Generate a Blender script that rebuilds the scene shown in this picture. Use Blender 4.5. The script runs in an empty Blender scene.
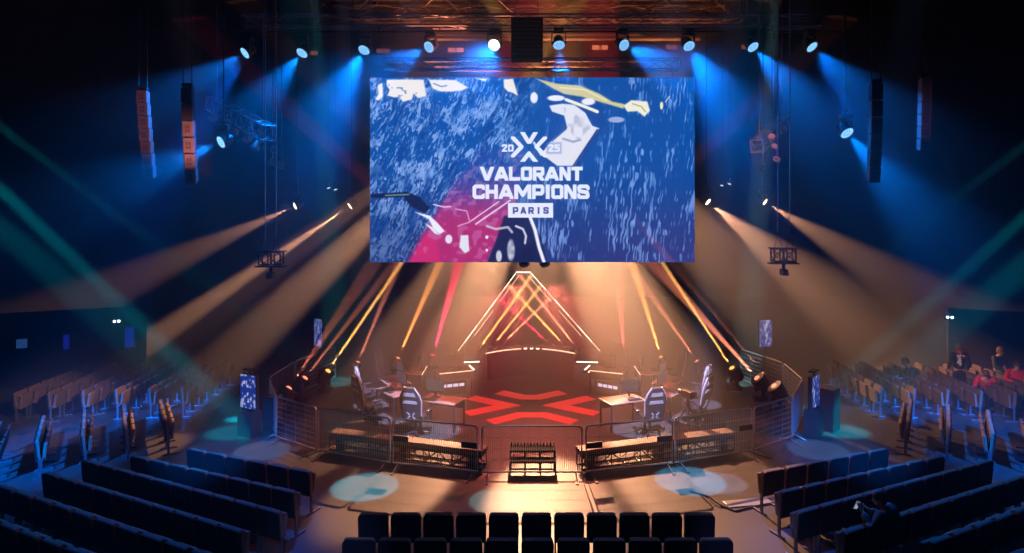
import bpy, bmesh, math, random
import numpy as np
from mathutils import Vector, Matrix, Euler
random.seed(7)
SC = bpy.context.scene
COL = SC.collection
R = math.radians
PI = math.pi
AX = 0.28                       # the hall's centre line
SCREEN_GAIN = 1.15
ORD = ['first', 'second', 'third', 'fourth', 'fifth', 'sixth', 'seventh', 'eighth', 'ninth', 'tenth',
       'eleventh', 'twelfth', 'thirteenth', 'fourteenth', 'fifteenth', 'sixteenth']
NUM = ['zero', 'one', 'two', 'three', 'four', 'five', 'six', 'seven', 'eight', 'nine', 'ten', 'eleven', 'twelve']


# ------------------------------------------------------------------ materials
def mat(name, col, rough=0.5, metal=0.0, emit=None, estr=0.0, spec=0.5, bump=0.0, bscale=40.0, vary=0.0, vscale=6.0):
    m = bpy.data.materials.new(name)
    m.use_nodes = True
    nt = m.node_tree
    b = nt.nodes['Principled BSDF']
    b.inputs['Base Color'].default_value = (*col, 1)
    b.inputs['Roughness'].default_value = rough
    b.inputs['Metallic'].default_value = metal
    b.inputs['Specular IOR Level'].default_value = spec
    if emit:
        b.inputs['Emission Color'].default_value = (*emit, 1)
        b.inputs['Emission Strength'].default_value = estr
        m.cycles.emission_sampling = 'NONE'
    if vary > 0 or bump > 0:
        tc = nt.nodes.new('ShaderNodeTexCoord')
        if vary > 0:
            n = nt.nodes.new('ShaderNodeTexNoise')
            n.inputs['Scale'].default_value = vscale
            n.inputs['Detail'].default_value = 4
            nt.links.new(tc.outputs['Object'], n.inputs['Vector'])
            mx = nt.nodes.new('ShaderNodeMixRGB')
            mx.inputs[1].default_value = (*[c * (1 - vary) for c in col], 1)
            mx.inputs[2].default_value = (*[min(1, c * (1 + vary)) for c in col], 1)
            nt.links.new(n.outputs['Fac'], mx.inputs[0])
            nt.links.new(mx.outputs[0], b.inputs['Base Color'])
        if bump > 0:
            n2 = nt.nodes.new('ShaderNodeTexNoise')
            n2.inputs['Scale'].default_value = bscale
            nt.links.new(tc.outputs['Object'], n2.inputs['Vector'])
            bp = nt.nodes.new('ShaderNodeBump')
            bp.inputs['Strength'].default_value = bump
            nt.links.new(n2.outputs['Fac'], bp.inputs['Height'])
            nt.links.new(bp.outputs['Normal'], b.inputs['Normal'])
    return m


# ------------------------------------------------------------------ mesh building
def basis(d):
    d = Vector(d).normalized()
    up = Vector((0, 0, 1)) if abs(d.z) < 0.95 else Vector((1, 0, 0))
    x = d.cross(up).normalized()
    y = x.cross(d).normalized()
    return x, y, d


class MB:
    def __init__(self):
        self.v, self.f, self.m = [], [], []
        self.mi = 0

    def add(self, vs, fs):
        o = len(self.v)
        self.v.extend([tuple(p) for p in vs])
        for f in fs:
            self.f.append(tuple(i + o for i in f))
            self.m.append(self.mi)
        return self

    def box(self, c, s, rot=None, bev=0.0):
        hx, hy, hz = s[0] / 2, s[1] / 2, s[2] / 2
        M = Matrix.Identity(3)
        if rot is not None:
            M = rot if isinstance(rot, Matrix) else Euler(rot).to_matrix()
        c = Vector(c)
        if bev > 0:
            b = min(bev, hx * .9, hy * .9, hz * .9)
            bm = bmesh.new()
            bmesh.ops.create_cube(bm, size=1)
            for v in bm.verts:
                v.co = Vector((v.co.x * s[0], v.co.y * s[1], v.co.z * s[2]))
            bmesh.ops.bevel(bm, geom=list(bm.edges), offset=b, segments=2, affect='EDGES', profile=0.6)
            bm.verts.index_update()
            vs = [c + M @ v.co for v in bm.verts]
            fs = [[v.index for v in f.verts] for f in bm.faces]
            bm.free()
            return self.add(vs, fs)
        vs = [c + M @ Vector((x, y, z)) for x in (-hx, hx) for y in (-hy, hy) for z in (-hz, hz)]
        fs = [(0, 1, 3, 2), (4, 6, 7, 5), (0, 4, 5, 1), (2, 3, 7, 6), (0, 2, 6, 4), (1, 5, 7, 3)]
        return self.add(vs, fs)

    def tube(self, p0, p1, r, n=6, r1=None, caps=True):
        p0, p1 = Vector(p0), Vector(p1)
        if (p1 - p0).length < 1e-6:
            return self
        x, y, d = basis(p1 - p0)
        r1 = r if r1 is None else r1
        vs = []
        for p, rr in ((p0, r), (p1, r1)):
            for k in range(n):
                a = 2 * PI * k / n
                vs.append(p + x * (math.cos(a) * rr) + y * (math.sin(a) * rr))
        fs = [(k, (k + 1) % n, n + (k + 1) % n, n + k) for k in range(n)]
        if caps:
            fs.append(tuple(range(n - 1, -1, -1)))
            fs.append(tuple(range(n, 2 * n)))
        return self.add(vs, fs)

    def path(self, pts, r, n=6, closed=False):
        pts = [Vector(p) for p in pts]
        m = len(pts)
        vs, fs = [], []
        px = None
        for i, p in enumerate(pts):
            if closed:
                t = pts[(i + 1) % m] - pts[i - 1]
            else:
                t = pts[min(i + 1, m - 1)] - pts[max(i - 1, 0)]
            t.normalize()
            if px is None:
                x, y, _ = basis(t)
            else:
                x = (px - t * px.dot(t)).normalized()
                y = t.cross(x) * -1
                y = x.cross(t)
            px = x
            for k in range(n):
                a = 2 * PI * k / n
                vs.append(p + x * (math.cos(a) * r) + y * (math.sin(a) * r))
        rng = m if closed else m - 1
        for i in range(rng):
            j = (i + 1) % m
            for k in range(n):
                k2 = (k + 1) % n
                fs.append((i * n + k, j * n + k, j * n + k2, i * n + k2))
        if not closed:
            fs.append(tuple(range(n)))
            fs.append(tuple((m - 1) * n + k for k in range(n - 1, -1, -1)))
        return self.add(vs, fs)

    def lathe(self, prof, c=(0, 0, 0), axis=(0, 0, 1), n=20):
        """prof: list of (radius, height) along axis from c"""
        x, y, d = basis(axis)
        c = Vector(c)
        vs, fs = [], []
        for (r, h) in prof:
            for k in range(n):
                a = 2 * PI * k / n
                vs.append(c + d * h + x * (math.cos(a) * r) + y * (math.sin(a) * r))
        for i in range(len(prof) - 1):
            for k in range(n):
                k2 = (k + 1) % n
                fs.append((i * n + k, i * n + k2, (i + 1) * n + k2, (i + 1) * n + k))
        fs.append(tuple(range(n - 1, -1, -1)))
        fs.append(tuple((len(prof) - 1) * n + k for k in range(n)))
        return self.add(vs, fs)

    def prism(self, poly, h0, h1, M=None):
        """poly in local xy, extruded h0..h1 in local z, M a 4x4"""
        M = M or Matrix.Identity(4)
        n = len(poly)
        vs = [M @ Vector((p[0], p[1], h0)) for p in poly] + [M @ Vector((p[0], p[1], h1)) for p in poly]
        fs = [tuple(range(n - 1, -1, -1)), tuple(range(n, 2 * n))]
        fs += [(k, (k + 1) % n, n + (k + 1) % n, n + k) for k in range(n)]
        return self.add(vs, fs)

    def ball(self, c, r, n=10, sq=(1, 1, 1), M=None):
        c = Vector(c)
        M = M or Matrix.Identity(3)
        vs, fs = [], []
        rows = n // 2 + 1
        for i in range(1, rows):
            t = PI * i / rows
            for k in range(n):
                a = 2 * PI * k / n
                vs.append(c + M @ Vector((math.sin(t) * math.cos(a) * r * sq[0], math.sin(t) * math.sin(a) * r * sq[1], math.cos(t) * r * sq[2])))
        for i in range(rows - 2):
            for k in range(n):
                k2 = (k + 1) % n
                fs.append((i * n + k, (i + 1) * n + k, (i + 1) * n + k2, i * n + k2))
        vs.append(c + M @ Vector((0, 0, r * sq[2])))
        vs.append(c + M @ Vector((0, 0, -r * sq[2])))
        t, b = len(vs) - 2, len(vs) - 1
        for k in range(n):
            k2 = (k + 1) % n
            fs.append((t, k, k2))
            fs.append((b, (rows - 2) * n + k2, (rows - 2) * n + k))
        return self.add(vs, fs)

    def build(self, name, material, parent=None, smooth=False, loc=None, rot=None):
        me = bpy.data.meshes.new(name)
        me.from_pydata([tuple(p) for p in self.v], [], self.f)
        ms = material if isinstance(material, (list, tuple)) else [material]
        for m in ms:
            me.materials.append(m)
        if len(ms) > 1:
            me.polygons.foreach_set('material_index', self.m)
        me.validate()
        bm = bmesh.new()
        bm.from_mesh(me)
        bmesh.ops.recalc_face_normals(bm, faces=bm.faces)
        bm.to_mesh(me)
        bm.free()
        if smooth:
            me.polygons.foreach_set('use_smooth', [True] * len(me.polygons))
            try:
                me.set_sharp_from_angle(angle=R(40))
            except Exception:
                pass
        me.update()
        o = bpy.data.objects.new(name, me)
        COL.objects.link(o)
        if parent is not None:
            o.parent = parent
        if loc is not None:
            o.location = loc
        if rot is not None:
            o.rotation_euler = rot
        return o


def tag(o, label=None, cat=None, group=None, kind=None):
    if label:
        o['label'] = label
    if cat:
        o['category'] = cat
    if group:
        o['group'] = group
    if kind:
        o['kind'] = kind
    return o


def thing(name, label, cat, loc=(0, 0, 0), rz=0.0, group=None):
    o = bpy.data.objects.new(name, None)
    o.empty_display_size = 0.1
    COL.objects.link(o)
    o.location = loc
    o.rotation_euler = (0, 0, rz)
    return tag(o, label, cat, group)


def copy_tree(o, parent=None):
    c = o.copy()
    COL.objects.link(c)
    if parent is not None:
        c.parent = parent
    for ch in list(o.children):
        copy_tree(ch, c)
    return c


def aim_matrix(loc, tgt, roll_up=(0, 0, 1)):
    """local -Z looks at tgt"""
    d = (Vector(tgt) - Vector(loc)).normalized()
    q = d.to_track_quat('-Z', 'Y')
    return Matrix.Translation(Vector(loc)) @ q.to_matrix().to_4x4()


def spot(loc, tgt, color, power, deg, blend=0.3, radius=0.05, name='beam_light'):
    l = bpy.data.lights.new(name, 'SPOT')
    l.color = color
    l.energy = power
    l.spot_size = R(deg)
    l.spot_blend = blend
    l.shadow_soft_size = radius
    o = bpy.data.objects.new(name, l)
    COL.objects.link(o)
    o.matrix_world = aim_matrix(loc, tgt)
    return o


# camera model: eye at (0,0,6), looking along +Y, vanishing point at pixel (522,203), 655 px focal length
FPX, VX, VY, EYE = 655.0, 522.0, 203.0, 6.0


def at(px, py, Y):
    s = FPX / Y
    return Vector(((px - VX) / s, Y, EYE - (py - VY) / s))


def ground(px, py, z=0.0):
    s = (py - VY) / (EYE - z)
    return Vector(((px - VX) / s, FPX / s, z))
# ------------------------------------------------------------------ the hall
M = {}
M['black_metal'] = mat('black_metal', (0.02, 0.02, 0.022), 0.45, 0.3)
M['alu'] = mat('aluminium', (0.35, 0.35, 0.36), 0.4, 0.8)
M['black_cloth'] = mat('black_cloth', (0.004, 0.004, 0.005), 0.95, spec=0.1, vary=0.3, vscale=3)
M['black_plastic'] = mat('black_plastic', (0.015, 0.015, 0.017), 0.4)
M['steel'] = mat('galvanised_steel', (0.45, 0.46, 0.48), 0.35, 0.9)
M['dark_steel'] = mat('dark_steel', (0.10, 0.10, 0.11), 0.4, 0.7)
M['rust_wood'] = mat('dark_plank', (0.10, 0.06, 0.05), 0.5, vary=0.3, vscale=4)
M['seat_fabric'] = mat('seat_fabric', (0.11, 0.075, 0.055), 0.8, spec=0.2, vary=0.15, vscale=12, bump=0.1, bscale=150)
M['seat_shell'] = mat('seat_shell', (0.006, 0.006, 0.008), 0.65, spec=.2)


def structure(o):
    return tag(o, kind='structure')


def floor_material():
    m = bpy.data.materials.new('hall_floor')
    m.use_nodes = True
    nt = m.node_tree
    b = nt.nodes['Principled BSDF']
    tc = nt.nodes.new('ShaderNodeTexCoord')
    br = nt.nodes.new('ShaderNodeTexBrick')
    br.offset = 0.0
    br.inputs['Scale'].default_value = 1.0
    br.inputs['Brick Width'].default_value = 2.44
    br.inputs['Row Height'].default_value = 1.22
    br.inputs['Mortar Size'].default_value = 0.008
    br.inputs['Color1'].default_value = (0.046, 0.045, 0.044, 1)
    br.inputs['Color2'].default_value = (0.053, 0.051, 0.049, 1)
    br.inputs['Mortar'].default_value = (0.025, 0.025, 0.025, 1)
    nt.links.new(tc.outputs['Object'], br.inputs['Vector'])
    n = nt.nodes.new('ShaderNodeTexNoise')
    n.inputs['Scale'].default_value = 0.9
    n.inputs['Detail'].default_value = 6
    nt.links.new(tc.outputs['Object'], n.inputs['Vector'])
    mx = nt.nodes.new('ShaderNodeMixRGB')
    mx.blend_type = 'MULTIPLY'
    mx.inputs[0].default_value = 0.5
    nt.links.new(br.outputs['Color'], mx.inputs[1])
    nt.links.new(n.outputs['Fac'], mx.inputs[2])
    nt.links.new(mx.outputs[0], b.inputs['Base Color'])
    b.inputs['Roughness'].default_value = 0.42
    b.inputs['Specular IOR Level'].default_value = 0.35
    return m


M['floor'] = floor_material()
HX0, HX1, HY0, HY1, HZ = -27.0, 28.0, -6.0, 42.0, 17.0
structure(MB().box(((HX0 + HX1) / 2, (HY0 + HY1) / 2, -0.15), (HX1 - HX0, HY1 - HY0, 0.3)).build('floor', M['floor']))
M['wall'] = mat('dark_wall', (0.012, 0.012, 0.015), 0.9, spec=0.1, vary=0.3, vscale=0.6)
M['ceil'] = mat('dark_ceiling', (0.012, 0.012, 0.014), 0.9, spec=0.1)
structure(MB().box(((HX0 + HX1) / 2, (HY0 + HY1) / 2, HZ + 0.15), (HX1 - HX0, HY1 - HY0, 0.3)).build('ceiling', M['ceil']))
structure(MB().box((HX0 - 0.15, (HY0 + HY1) / 2, HZ / 2), (0.3, HY1 - HY0, HZ)).build('wall_left', M['wall']))
structure(MB().box((HX1 + 0.15, (HY0 + HY1) / 2, HZ / 2), (0.3, HY1 - HY0, HZ)).build('wall_right', M['wall']))
structure(MB().box(((HX0 + HX1) / 2, HY1 + 0.15, HZ / 2), (HX1 - HX0, 0.3, HZ)).build('wall_back', M['wall']))
structure(MB().box(((HX0 + HX1) / 2, HY0 - 0.15, HZ / 2), (HX1 - HX0, 0.3, HZ)).build('wall_front', M['wall']))

# ------------------------------------------------------------------ the show's light: every beam is a spot in the haze
BLUE = (0.0, 0.20, 1.0)
WARM = (1.0, 0.46, 0.23)
TEAL = (0.0, 0.50, 0.64)
YEL = (1.0, 0.40, 0.10)
ORG = (1.0, 0.30, 0.06)
SAL = (1.0, 0.26, 0.14)
MAG = (1.0, 0.01, 0.09)
RED = (1.0, 0.04, 0.04)
GOLD = (1.0, 0.46, 0.10)
COOL = (0.62, 0.60, 1.0)
P_BLUE, P_SIDE, P_KEY, P_FLOOR, P_TRI, P_TEAL, P_POOL, P_RED, P_FRONT = 5800, 32000, 190000, 150000, 800000, 130000, 9000, 2800, 6000

# overhead blue wash bar: pixel x, y, aim (dx, dy, dz), power
BAR_Y = 19.6
bar = [(245, 53, (-.55, -.55, -.60), .7), (302, 53, (-.30, -.58, -.74), .8), (364, 50, (-.22, -.58, -.72), 1.2),
       (429, 47, (-.45, -.65, -.45), .9), (494, 45, (-.14, -.85, -.45), .8), (559, 45, (.05, -.55, -.78), .4),
       (624, 45, (.42, -.72, -.45), .9), (689, 46, (.18, -.64, -.70), 1.2), (753, 47, (.30, -.56, -.70), 1.1), (812, 47, (.36, -.55, -.70), .7)]
WASH = []
for px, py, d, k in bar:
    WASH.append((at(px, py, BAR_Y), Vector(d).normalized(), k))
WASH.append((at(221, 142, 18.0), Vector((-.52, -.66, -.42)).normalized(), 1.2))
WASH.append((at(847, 133, 19.0), Vector((.22, -.62, -.66)).normalized(), 1.0))
for p, d, k in WASH:
    spot(p + d * 0.16, p + d * 5, BLUE, P_BLUE * k, 40, 0.95, 0.05, 'wash_light')
# extra beams added at some bar lamps, soft blue over floor and front rows
for i_, b, ang, k in ((2, (-5.6, 11.2, 0), 24, 1.0), (7, (6.2, 11.2, 0), 24, 1.0), (0, (-12.5, 15.5, 0), 26, 1.3), (9, (12.5, 15.5, 0), 22, 1.0)):
    p = WASH[i_][0]
    d = (Vector(b) - p).normalized()
    spot(p + d * .2, b, (0, .14, 1.0), P_FRONT * k, ang, 0.9, 0.12, 'wash_light')

# warm heads left and right of the screen
SIDE = [(295, 206, 27.0, (-.78, -.45, -.42), 16, .45), (350, 206, 27.0, (-.84, -.30, -.62), 8, 4),
        (708, 202, 27.0, (.62, -.50, -.60), 28, .55), (765, 202, 27.0, (.66, -.45, -.50), 22, .42)]
SIDEHEAD = []
for px, py, Y, d, ang, k in SIDE:
    p, d = at(px, py, Y), Vector(d).normalized()
    SIDEHEAD.append((p, d))
    spot(p + d * 0.25, p + d * 5, WARM, P_SIDE * k, ang, 0.7, 0.03)

# warm back light from the rear truss behind the screen, thrown forward over the stage
KEY = [((1.2, 30, 9.8), (-2.7, 14.0, 0), 8, 1.0), ((.4, 30, 9.8), (3.9, 14.2, 0), 13, .95), ((1.0, 30, 9.8), (-4.9, 15.4, 0), 6, .5),
       ((-1.8, 30, 9.8), (-9.4, 15.6, 0), 6, .62), ((-2.4, 30, 9.8), (-12.2, 16.6, 0), 6, .16), ((2.2, 30, 9.8), (10.0, 16.4, 0), 15, .22), ((0.5, 30, 9.8), (0.6, 13.0, 0), 9, .32)]
for a, b, ang, k in KEY:
    d = (Vector(b) - Vector(a)).normalized()
    spot(Vector(a) + d * .25, b, WARM, P_KEY * k, ang, 0.5, 0.1)

# floor heads behind and beside the player pods, thin coloured beams upward: px, py at lens, image direction (dx, dy), lean in Y, colour, angle, power
FLOORHEADS = [(433, 355, (27, -93), -.1, MAG, 8, .8), (398, 358, (42, -96), .0, ORG, 6, .9), (358, 362, (20, -52), .1, SAL, 6, .4),
              (328, 371, (72, -106), .0, GOLD, 2.2, 3.6), (305, 378, (30, -40), .1, SAL, 5, .25), (289, 388, (14, -23), .1, SAL, 8, .15),
              (624, 355, (-7, -93), .0, RED, 8, .9), (661, 357, (-29, -95), .0, ORG, 6, 1.0), (697, 361, (-42, -61), .1, SAL, 6, .5),
              (732, 368, (-70, -106), .0, GOLD, 2.2, 3.6), (757, 378, (-105, -116), .0, SAL, 6, .6), (774, 386, (-90, -110), .1, SAL, 3, .25)]
FHEAD = []
for px, py, (dx, dy), ly, c, ang, k in FLOORHEADS:
    p = ground(px, py, 0.8 if (px < 340 or px > 720) else 0.5)
    d = Vector((dx, ly * 100, -dy)).normalized()
    FHEAD.append((p, d))
    spot(p + d * .22, p + d * 5, c, P_FLOOR * k, ang, 0.4, 0.035)

# six thin beams crossing in front of the dark triangle
TRI = [(480, 348, 531, 276, GOLD), (492, 347, 540, 287, YEL), (500, 346, 549, 299, SAL),
       (552, 346, 500, 299, MAG), (566, 347, 510, 287, YEL), (577, 348, 521, 277, SAL)]
THEAD = []
for px, py, qx, qy, c in TRI:
    p, q = at(px, py, 25.3), at(qx, qy, 26.66)
    d = (q - p).normalized()
    THEAD.append((p, d))
    spot(p + d * .12, q, c, P_TRI, 3.0, 0.2, 0.03)

# teal beams from outside the picture, left and right
TEALS = [((-200, -24, 17.0), (300, 353, 22), 2.0, .5), ((-200, -2, 16.0), (240, 418, 18.2), 2.4, 2.0), ((-200, 60, 15.0), (240, 431, 17.2), 6, .4),
         ((1250, -28, 17.0), (835, 291, 20), 2.0, .3), ((1250, 15, 16.0), (812, 408, 19.0), 2.4, 1.2), ((1250, 70, 15.0), (836, 430, 17.3), 6, .5)]
for a, b, ang, k in TEALS:
    spot(at(*a), at(*b), TEAL, P_TEAL * k, ang, 0.4, 0.1)

# round pools on the floor from the front-of-house truss above the audience: pixel, colour, diameter in metres, power
POOLS = [(365, 487, (.05, .55, .75), 1.5, 2.3), (690, 481, (.02, .45, .85), 1.6, 2.2), (720, 483, (.25, .45, .85), 1.2, .8), (497, 501, (.10, .7, .75), 1.2, 1.2), (262, 451, (.45, .6, 1), 1.4, .6), (818, 450, (.2, .45, 1), 1.5, .7),
         (373, 405, COOL, 1.2, 1.4), (393, 418, COOL, 1.2, 1.4), (432, 431, COOL, 1.6, 1.4), (642, 428, COOL, 1.9, 1.4), (688, 418, COOL, 1.2, 1.4), (702, 404, COOL, 1.2, 1.4), (340, 382, (.1, .7, .75), 1.2, 1.2), (744, 382, (.4, .75, .75), 1.2, 1.8)]
for px, py, c, dia, k in POOLS:
    q = ground(px, py)
    s_ = Vector((q.x * .7, q.y - 9.0, 12.5))
    L = (q - s_).length
    o = spot(s_, q, c, 50000 * k, math.degrees(dia / L), .25, .04, 'pool_light')
    o.scale = (1.0, .8, 1.0)
# added unseen front lights: warm on the side seats, lavender down the aisles
for a, b, c, ang, pw in (((5, 2, 10.5), (-12.6, 17.8, .4), (1.0, .58, .36), 8, 26000), ((-5, 2, 10.5), (12.6, 18.4, .5), (1.0, .60, .42), 9, 20000),
                         ((0, -3, 9.5), (-3.4, 10.9, 0), (.22, .30, 1.0), 9, 9000), ((0, -3, 9.5), (4.0, 10.9, 0), (.22, .30, 1.0), 9, 9000)):
    spot(a, b, c, pw, ang, .8, .1)

# added red stage wash, placed at the two dark heads under the screen
for px, tx_, ty_ in ((524.5, -2.4, 17.4), (545, 2.9, 17.4)):
    p = at(px, 270, 19.0)
    spot(p + Vector((0, 0, -.3)), (tx_, ty_, 0), (1.0, .16, .12), P_RED, 95, .8, .1)
# added fixtureless red-amber lights that graze the hanging loudspeakers and side trusses
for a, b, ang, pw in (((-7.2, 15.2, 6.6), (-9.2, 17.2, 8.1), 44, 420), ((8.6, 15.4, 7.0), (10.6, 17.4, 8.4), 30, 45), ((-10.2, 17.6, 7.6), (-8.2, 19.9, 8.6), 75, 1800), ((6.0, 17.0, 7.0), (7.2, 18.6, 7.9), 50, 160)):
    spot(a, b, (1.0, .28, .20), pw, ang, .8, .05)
# added blue wash from unseen front sources over the floor at both sides
for sx in (-1, 1):
    spot((AX + sx * 15, 1.0, 8.0), (AX + sx * 11.6, 15.8, 0), (0, .17, 1.0), 150000, 17, .9, .15, 'wash_light')
    spot((AX + sx * 4, -2.0, 10.0), (AX + sx * 7.2, 16.0, 0), (0, .20, 1.0), 90000, 9, .9, .15, 'wash_light')
# added amber uplight, without fixtures, to brighten the roof steel
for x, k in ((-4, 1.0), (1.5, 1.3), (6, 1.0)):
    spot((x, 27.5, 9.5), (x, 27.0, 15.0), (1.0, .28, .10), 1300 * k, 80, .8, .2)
# ------------------------------------------------------------------ the big screen and its picture (painted cell by cell by the formulas below)
SCR_Y = 19.0
sx0, sx1, sy0, sy1 = 370.5, 694.0, 78.0, 262.0
NW, NH = 646, 368
U, V = np.meshgrid(sx0 + (np.arange(NW) + .5) * (sx1 - sx0) / NW, sy0 + (np.arange(NH) + .5) * (sy1 - sy0) / NH)
rng = np.random.default_rng(5)


def vnoise(x, y, seed):
    g = np.random.default_rng(seed).random((256, 256))
    xi, yi = np.floor(x).astype(int), np.floor(y).astype(int)
    fx, fy = x - xi, y - yi
    fx, fy = fx * fx * (3 - 2 * fx), fy * fy * (3 - 2 * fy)
    a, b = g[yi % 256, xi % 256], g[yi % 256, (xi + 1) % 256]
    c, d = g[(yi + 1) % 256, xi % 256], g[(yi + 1) % 256, (xi + 1) % 256]
    return (a * (1 - fx) + b * fx) * (1 - fy) + (c * (1 - fx) + d * fx) * fy


def sstep(a, b, x):
    t = np.clip((x - a) / (b - a), 0, 1)
    return t * t * (3 - 2 * t)


def rgb(*c):
    return np.array(c, float) / 255.0


IMG = np.zeros((NH, NW, 3))
tx, ty = (U - sx0) / (sx1 - sx0), (V - sy0) / (sy1 - sy0)
top = rgb(6, 76, 160)
low_l, low_r = rgb(22, 50, 112), rgb(50, 58, 128)
f = sstep(.35, 1.0, ty)[..., None]
IMG[:] = top * (1 - f) + (low_l * (1 - tx[..., None]) + low_r * tx[..., None]) * f


def over(col, mask):
    global IMG
    m = mask[..., None]
    IMG = IMG * (1 - m) + np.asarray(col) * m


def seg(p, q, w, soft=.5):
    ax, ay, bx, by = *p, *q
    dx, dy = bx - ax, by - ay
    L = dx * dx + dy * dy + 1e-9
    t = np.clip(((U - ax) * dx + (V - ay) * dy) / L, 0, 1)
    d = np.hypot(U - ax - t * dx, V - ay - t * dy)
    return 1 - sstep(w / 2 - soft, w / 2 + soft, d)


def lines(pts, w, soft=.5):
    m = np.zeros_like(U)
    for a, b in zip(pts[:-1], pts[1:]):
        m = np.maximum(m, seg(a, b, w, soft))
    return m


def poly(pts, soft=.7):
    inside = np.zeros(U.shape, bool)
    d = np.full(U.shape, 1e9)
    n = len(pts)
    for i in range(n):
        (ax, ay), (bx, by) = pts[i], pts[(i + 1) % n]
        c = ((ay > V) != (by > V)) & (U < (bx - ax) * (V - ay) / (by - ay + 1e-9) + ax)
        inside ^= c
        dx, dy = bx - ax, by - ay
        t = np.clip(((U - ax) * dx + (V - ay) * dy) / (dx * dx + dy * dy + 1e-9), 0, 1)
        d = np.minimum(d, np.hypot(U - ax - t * dx, V - ay - t * dy))
    sd = np.where(inside, -d, d)
    return 1 - sstep(-soft, soft, sd)


def ell(cx, cy_, rx, ry):
    return 1 - sstep(.75, 1.2, np.hypot((U - cx) / rx, (V - cy_) / ry))


# slanting rain on the left, sparse falling streaks on the right
a = R(24)
xs, ys = U * math.cos(a) + V * math.sin(a), -U * math.sin(a) + V * math.cos(a)
warp = vnoise(U / 11, V / 11, 1) * 5
st = .5 * vnoise((xs + warp * .5) / 1.4, ys / 6, 2) + .5 * vnoise((xs + warp * .5) / .8, ys / 2.2, 3)
clump = .6 * vnoise(U / 17, V / 14, 4) + .4 * vnoise(U / 7, V / 8, 5)
left = 1 - sstep(505, 560, U + (V - 78) * .25)
m1 = sstep(.47, .64, st * .72 + clump * .42 - .06) * left
pale = rgb(150, 178, 236)
over(pale, m1 * (.55 + .45 * vnoise(U / 4, V / 5, 11)) * (.95 - .45 * sstep(170, 262, V)))
over(rgb(6, 58, 138), sstep(.60, .75, vnoise((xs + warp) / 5, ys / 26, 8)) * left * .55)
st2 = vnoise((U + V * .10 + vnoise(U / 5, V / 5, 6) * 1.6) / 1.15, V / 8, 7)
cl2 = vnoise(U / 10, V / 26, 9)
right = sstep(520, 570, U + (V - 78) * .25)
m2 = sstep(.62, .78, st2 * .66 + cl2 * .40) * right
over(rgb(124, 160, 228), m2 * (.45 + .5 * vnoise(U / 3, V / 6, 10)))

# red wedge
wedge = poly([(408, 263), (452, 186), (478, 150), (524, 150), (517, 200), (486, 263)], 3.0)
wf = sstep(150, 232, V)
wcol = rgb(64, 74, 176)[None, None] * (1 - wf[..., None]) + rgb(184, 38, 108)[None, None] * wf[..., None]
over(wcol, wedge * (.25 + .65 * sstep(160, 215, V)))
over(rgb(220, 40, 110), poly([(408, 263), (424, 232), (437, 238), (441, 263)], 4) * .55)
over(rgb(205, 140, 200), sstep(.62, .74, vnoise(U / 5, V / 4, 12)) * wedge * .35)
# dark figure low in the middle, with its bright folds
over(rgb(16, 26, 74), poly([(488, 263), (497, 238), (504, 216), (530, 212), (541, 240), (547, 263)], 1.5) * .9)
W1 = rgb(232, 232, 250)
over(W1 * .9, ell(511, 250, 4, 11) * (.5 + .5 * vnoise(U / 3, V / 4, 15)))
over(W1 * .85, ell(499, 256, 3, 6))
over(W1 * .85, lines([(516, 226), (523, 229), (526, 236), (525, 243)], 2.2))
over(W1, lines([(530, 217), (535, 230), (539, 247), (544, 262)], 3.4, .8))
over(W1 * .9, lines([(487, 226), (496, 229), (508, 227), (512, 232)], 2.4) * .8)
# dark arm with lit edge on the left
over(rgb(10, 28, 72), poly([(371, 194), (407, 192), (420, 197), (431, 208), (424, 213), (411, 206), (404, 197), (371, 198)], 1))
over(rgb(130, 160, 140), lines([(386, 195.5), (409, 194.5)], 1.4) * .8)
over(W1, poly([(415, 212), (430, 215.5), (438, 223), (445, 231), (440, 234), (434, 229), (429, 219)], .8))
over(W1 * .95, poly([(425, 223), (433, 227), (440, 235), (435, 233.5)], .6))
over(W1 * .95, ell(449, 239, 3.6, 4.6))
over(W1 * .95, poly([(461, 235), (468.5, 235), (469.5, 251), (465, 253), (459.5, 247)], .8))
over(rgb(235, 200, 230), lines([(471, 221), (499, 201.5)], 1.2))
over(rgb(235, 200, 230), lines([(476, 224), (489, 215), (510, 200.5)], 1.6))
over(rgb(235, 190, 225), lines([(434, 204.5), (444, 207), (451, 206.5)], 1.3))
over(rgb(235, 190, 225), lines([(456, 209), (467, 211), (470, 222), (458, 226)], 1.2) * .8)
over(W1, np.maximum(ell(487, 237, 1.6, 1.8), ell(487, 250, 1.3, 1.5)))
# bright torn patches along the top left
for p in ([(378, 86), (383, 83), (383.5, 97), (379, 101), (375.5, 100), (379, 94)],
          [(387, 80), (424, 80), (426.5, 96), (419, 98.5), (414, 94), (412, 100), (403, 102), (400, 97), (395, 98), (388, 96), (390, 90), (387, 86)],
          [(429, 80), (456, 80.5), (468.5, 88), (462, 91), (451, 92), (441, 92), (433, 89)],
          [(475, 78.5), (488, 79), (485, 82)], [(503.5, 80), (513, 79), (518, 96), (512, 93), (508, 92), (504, 88)]):
    over(rgb(236, 230, 226), poly(p, .9))
over(rgb(60, 110, 180), lines([(434, 84), (442, 87), (447, 86)], 1.2) * .8)
over(rgb(80, 120, 180), sstep(.74, .8, vnoise(U / 3.5, V / 2.6, 21)) * poly([(388, 81), (424, 81), (424, 95), (403, 100), (390, 90)], 1) * .7)
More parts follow.
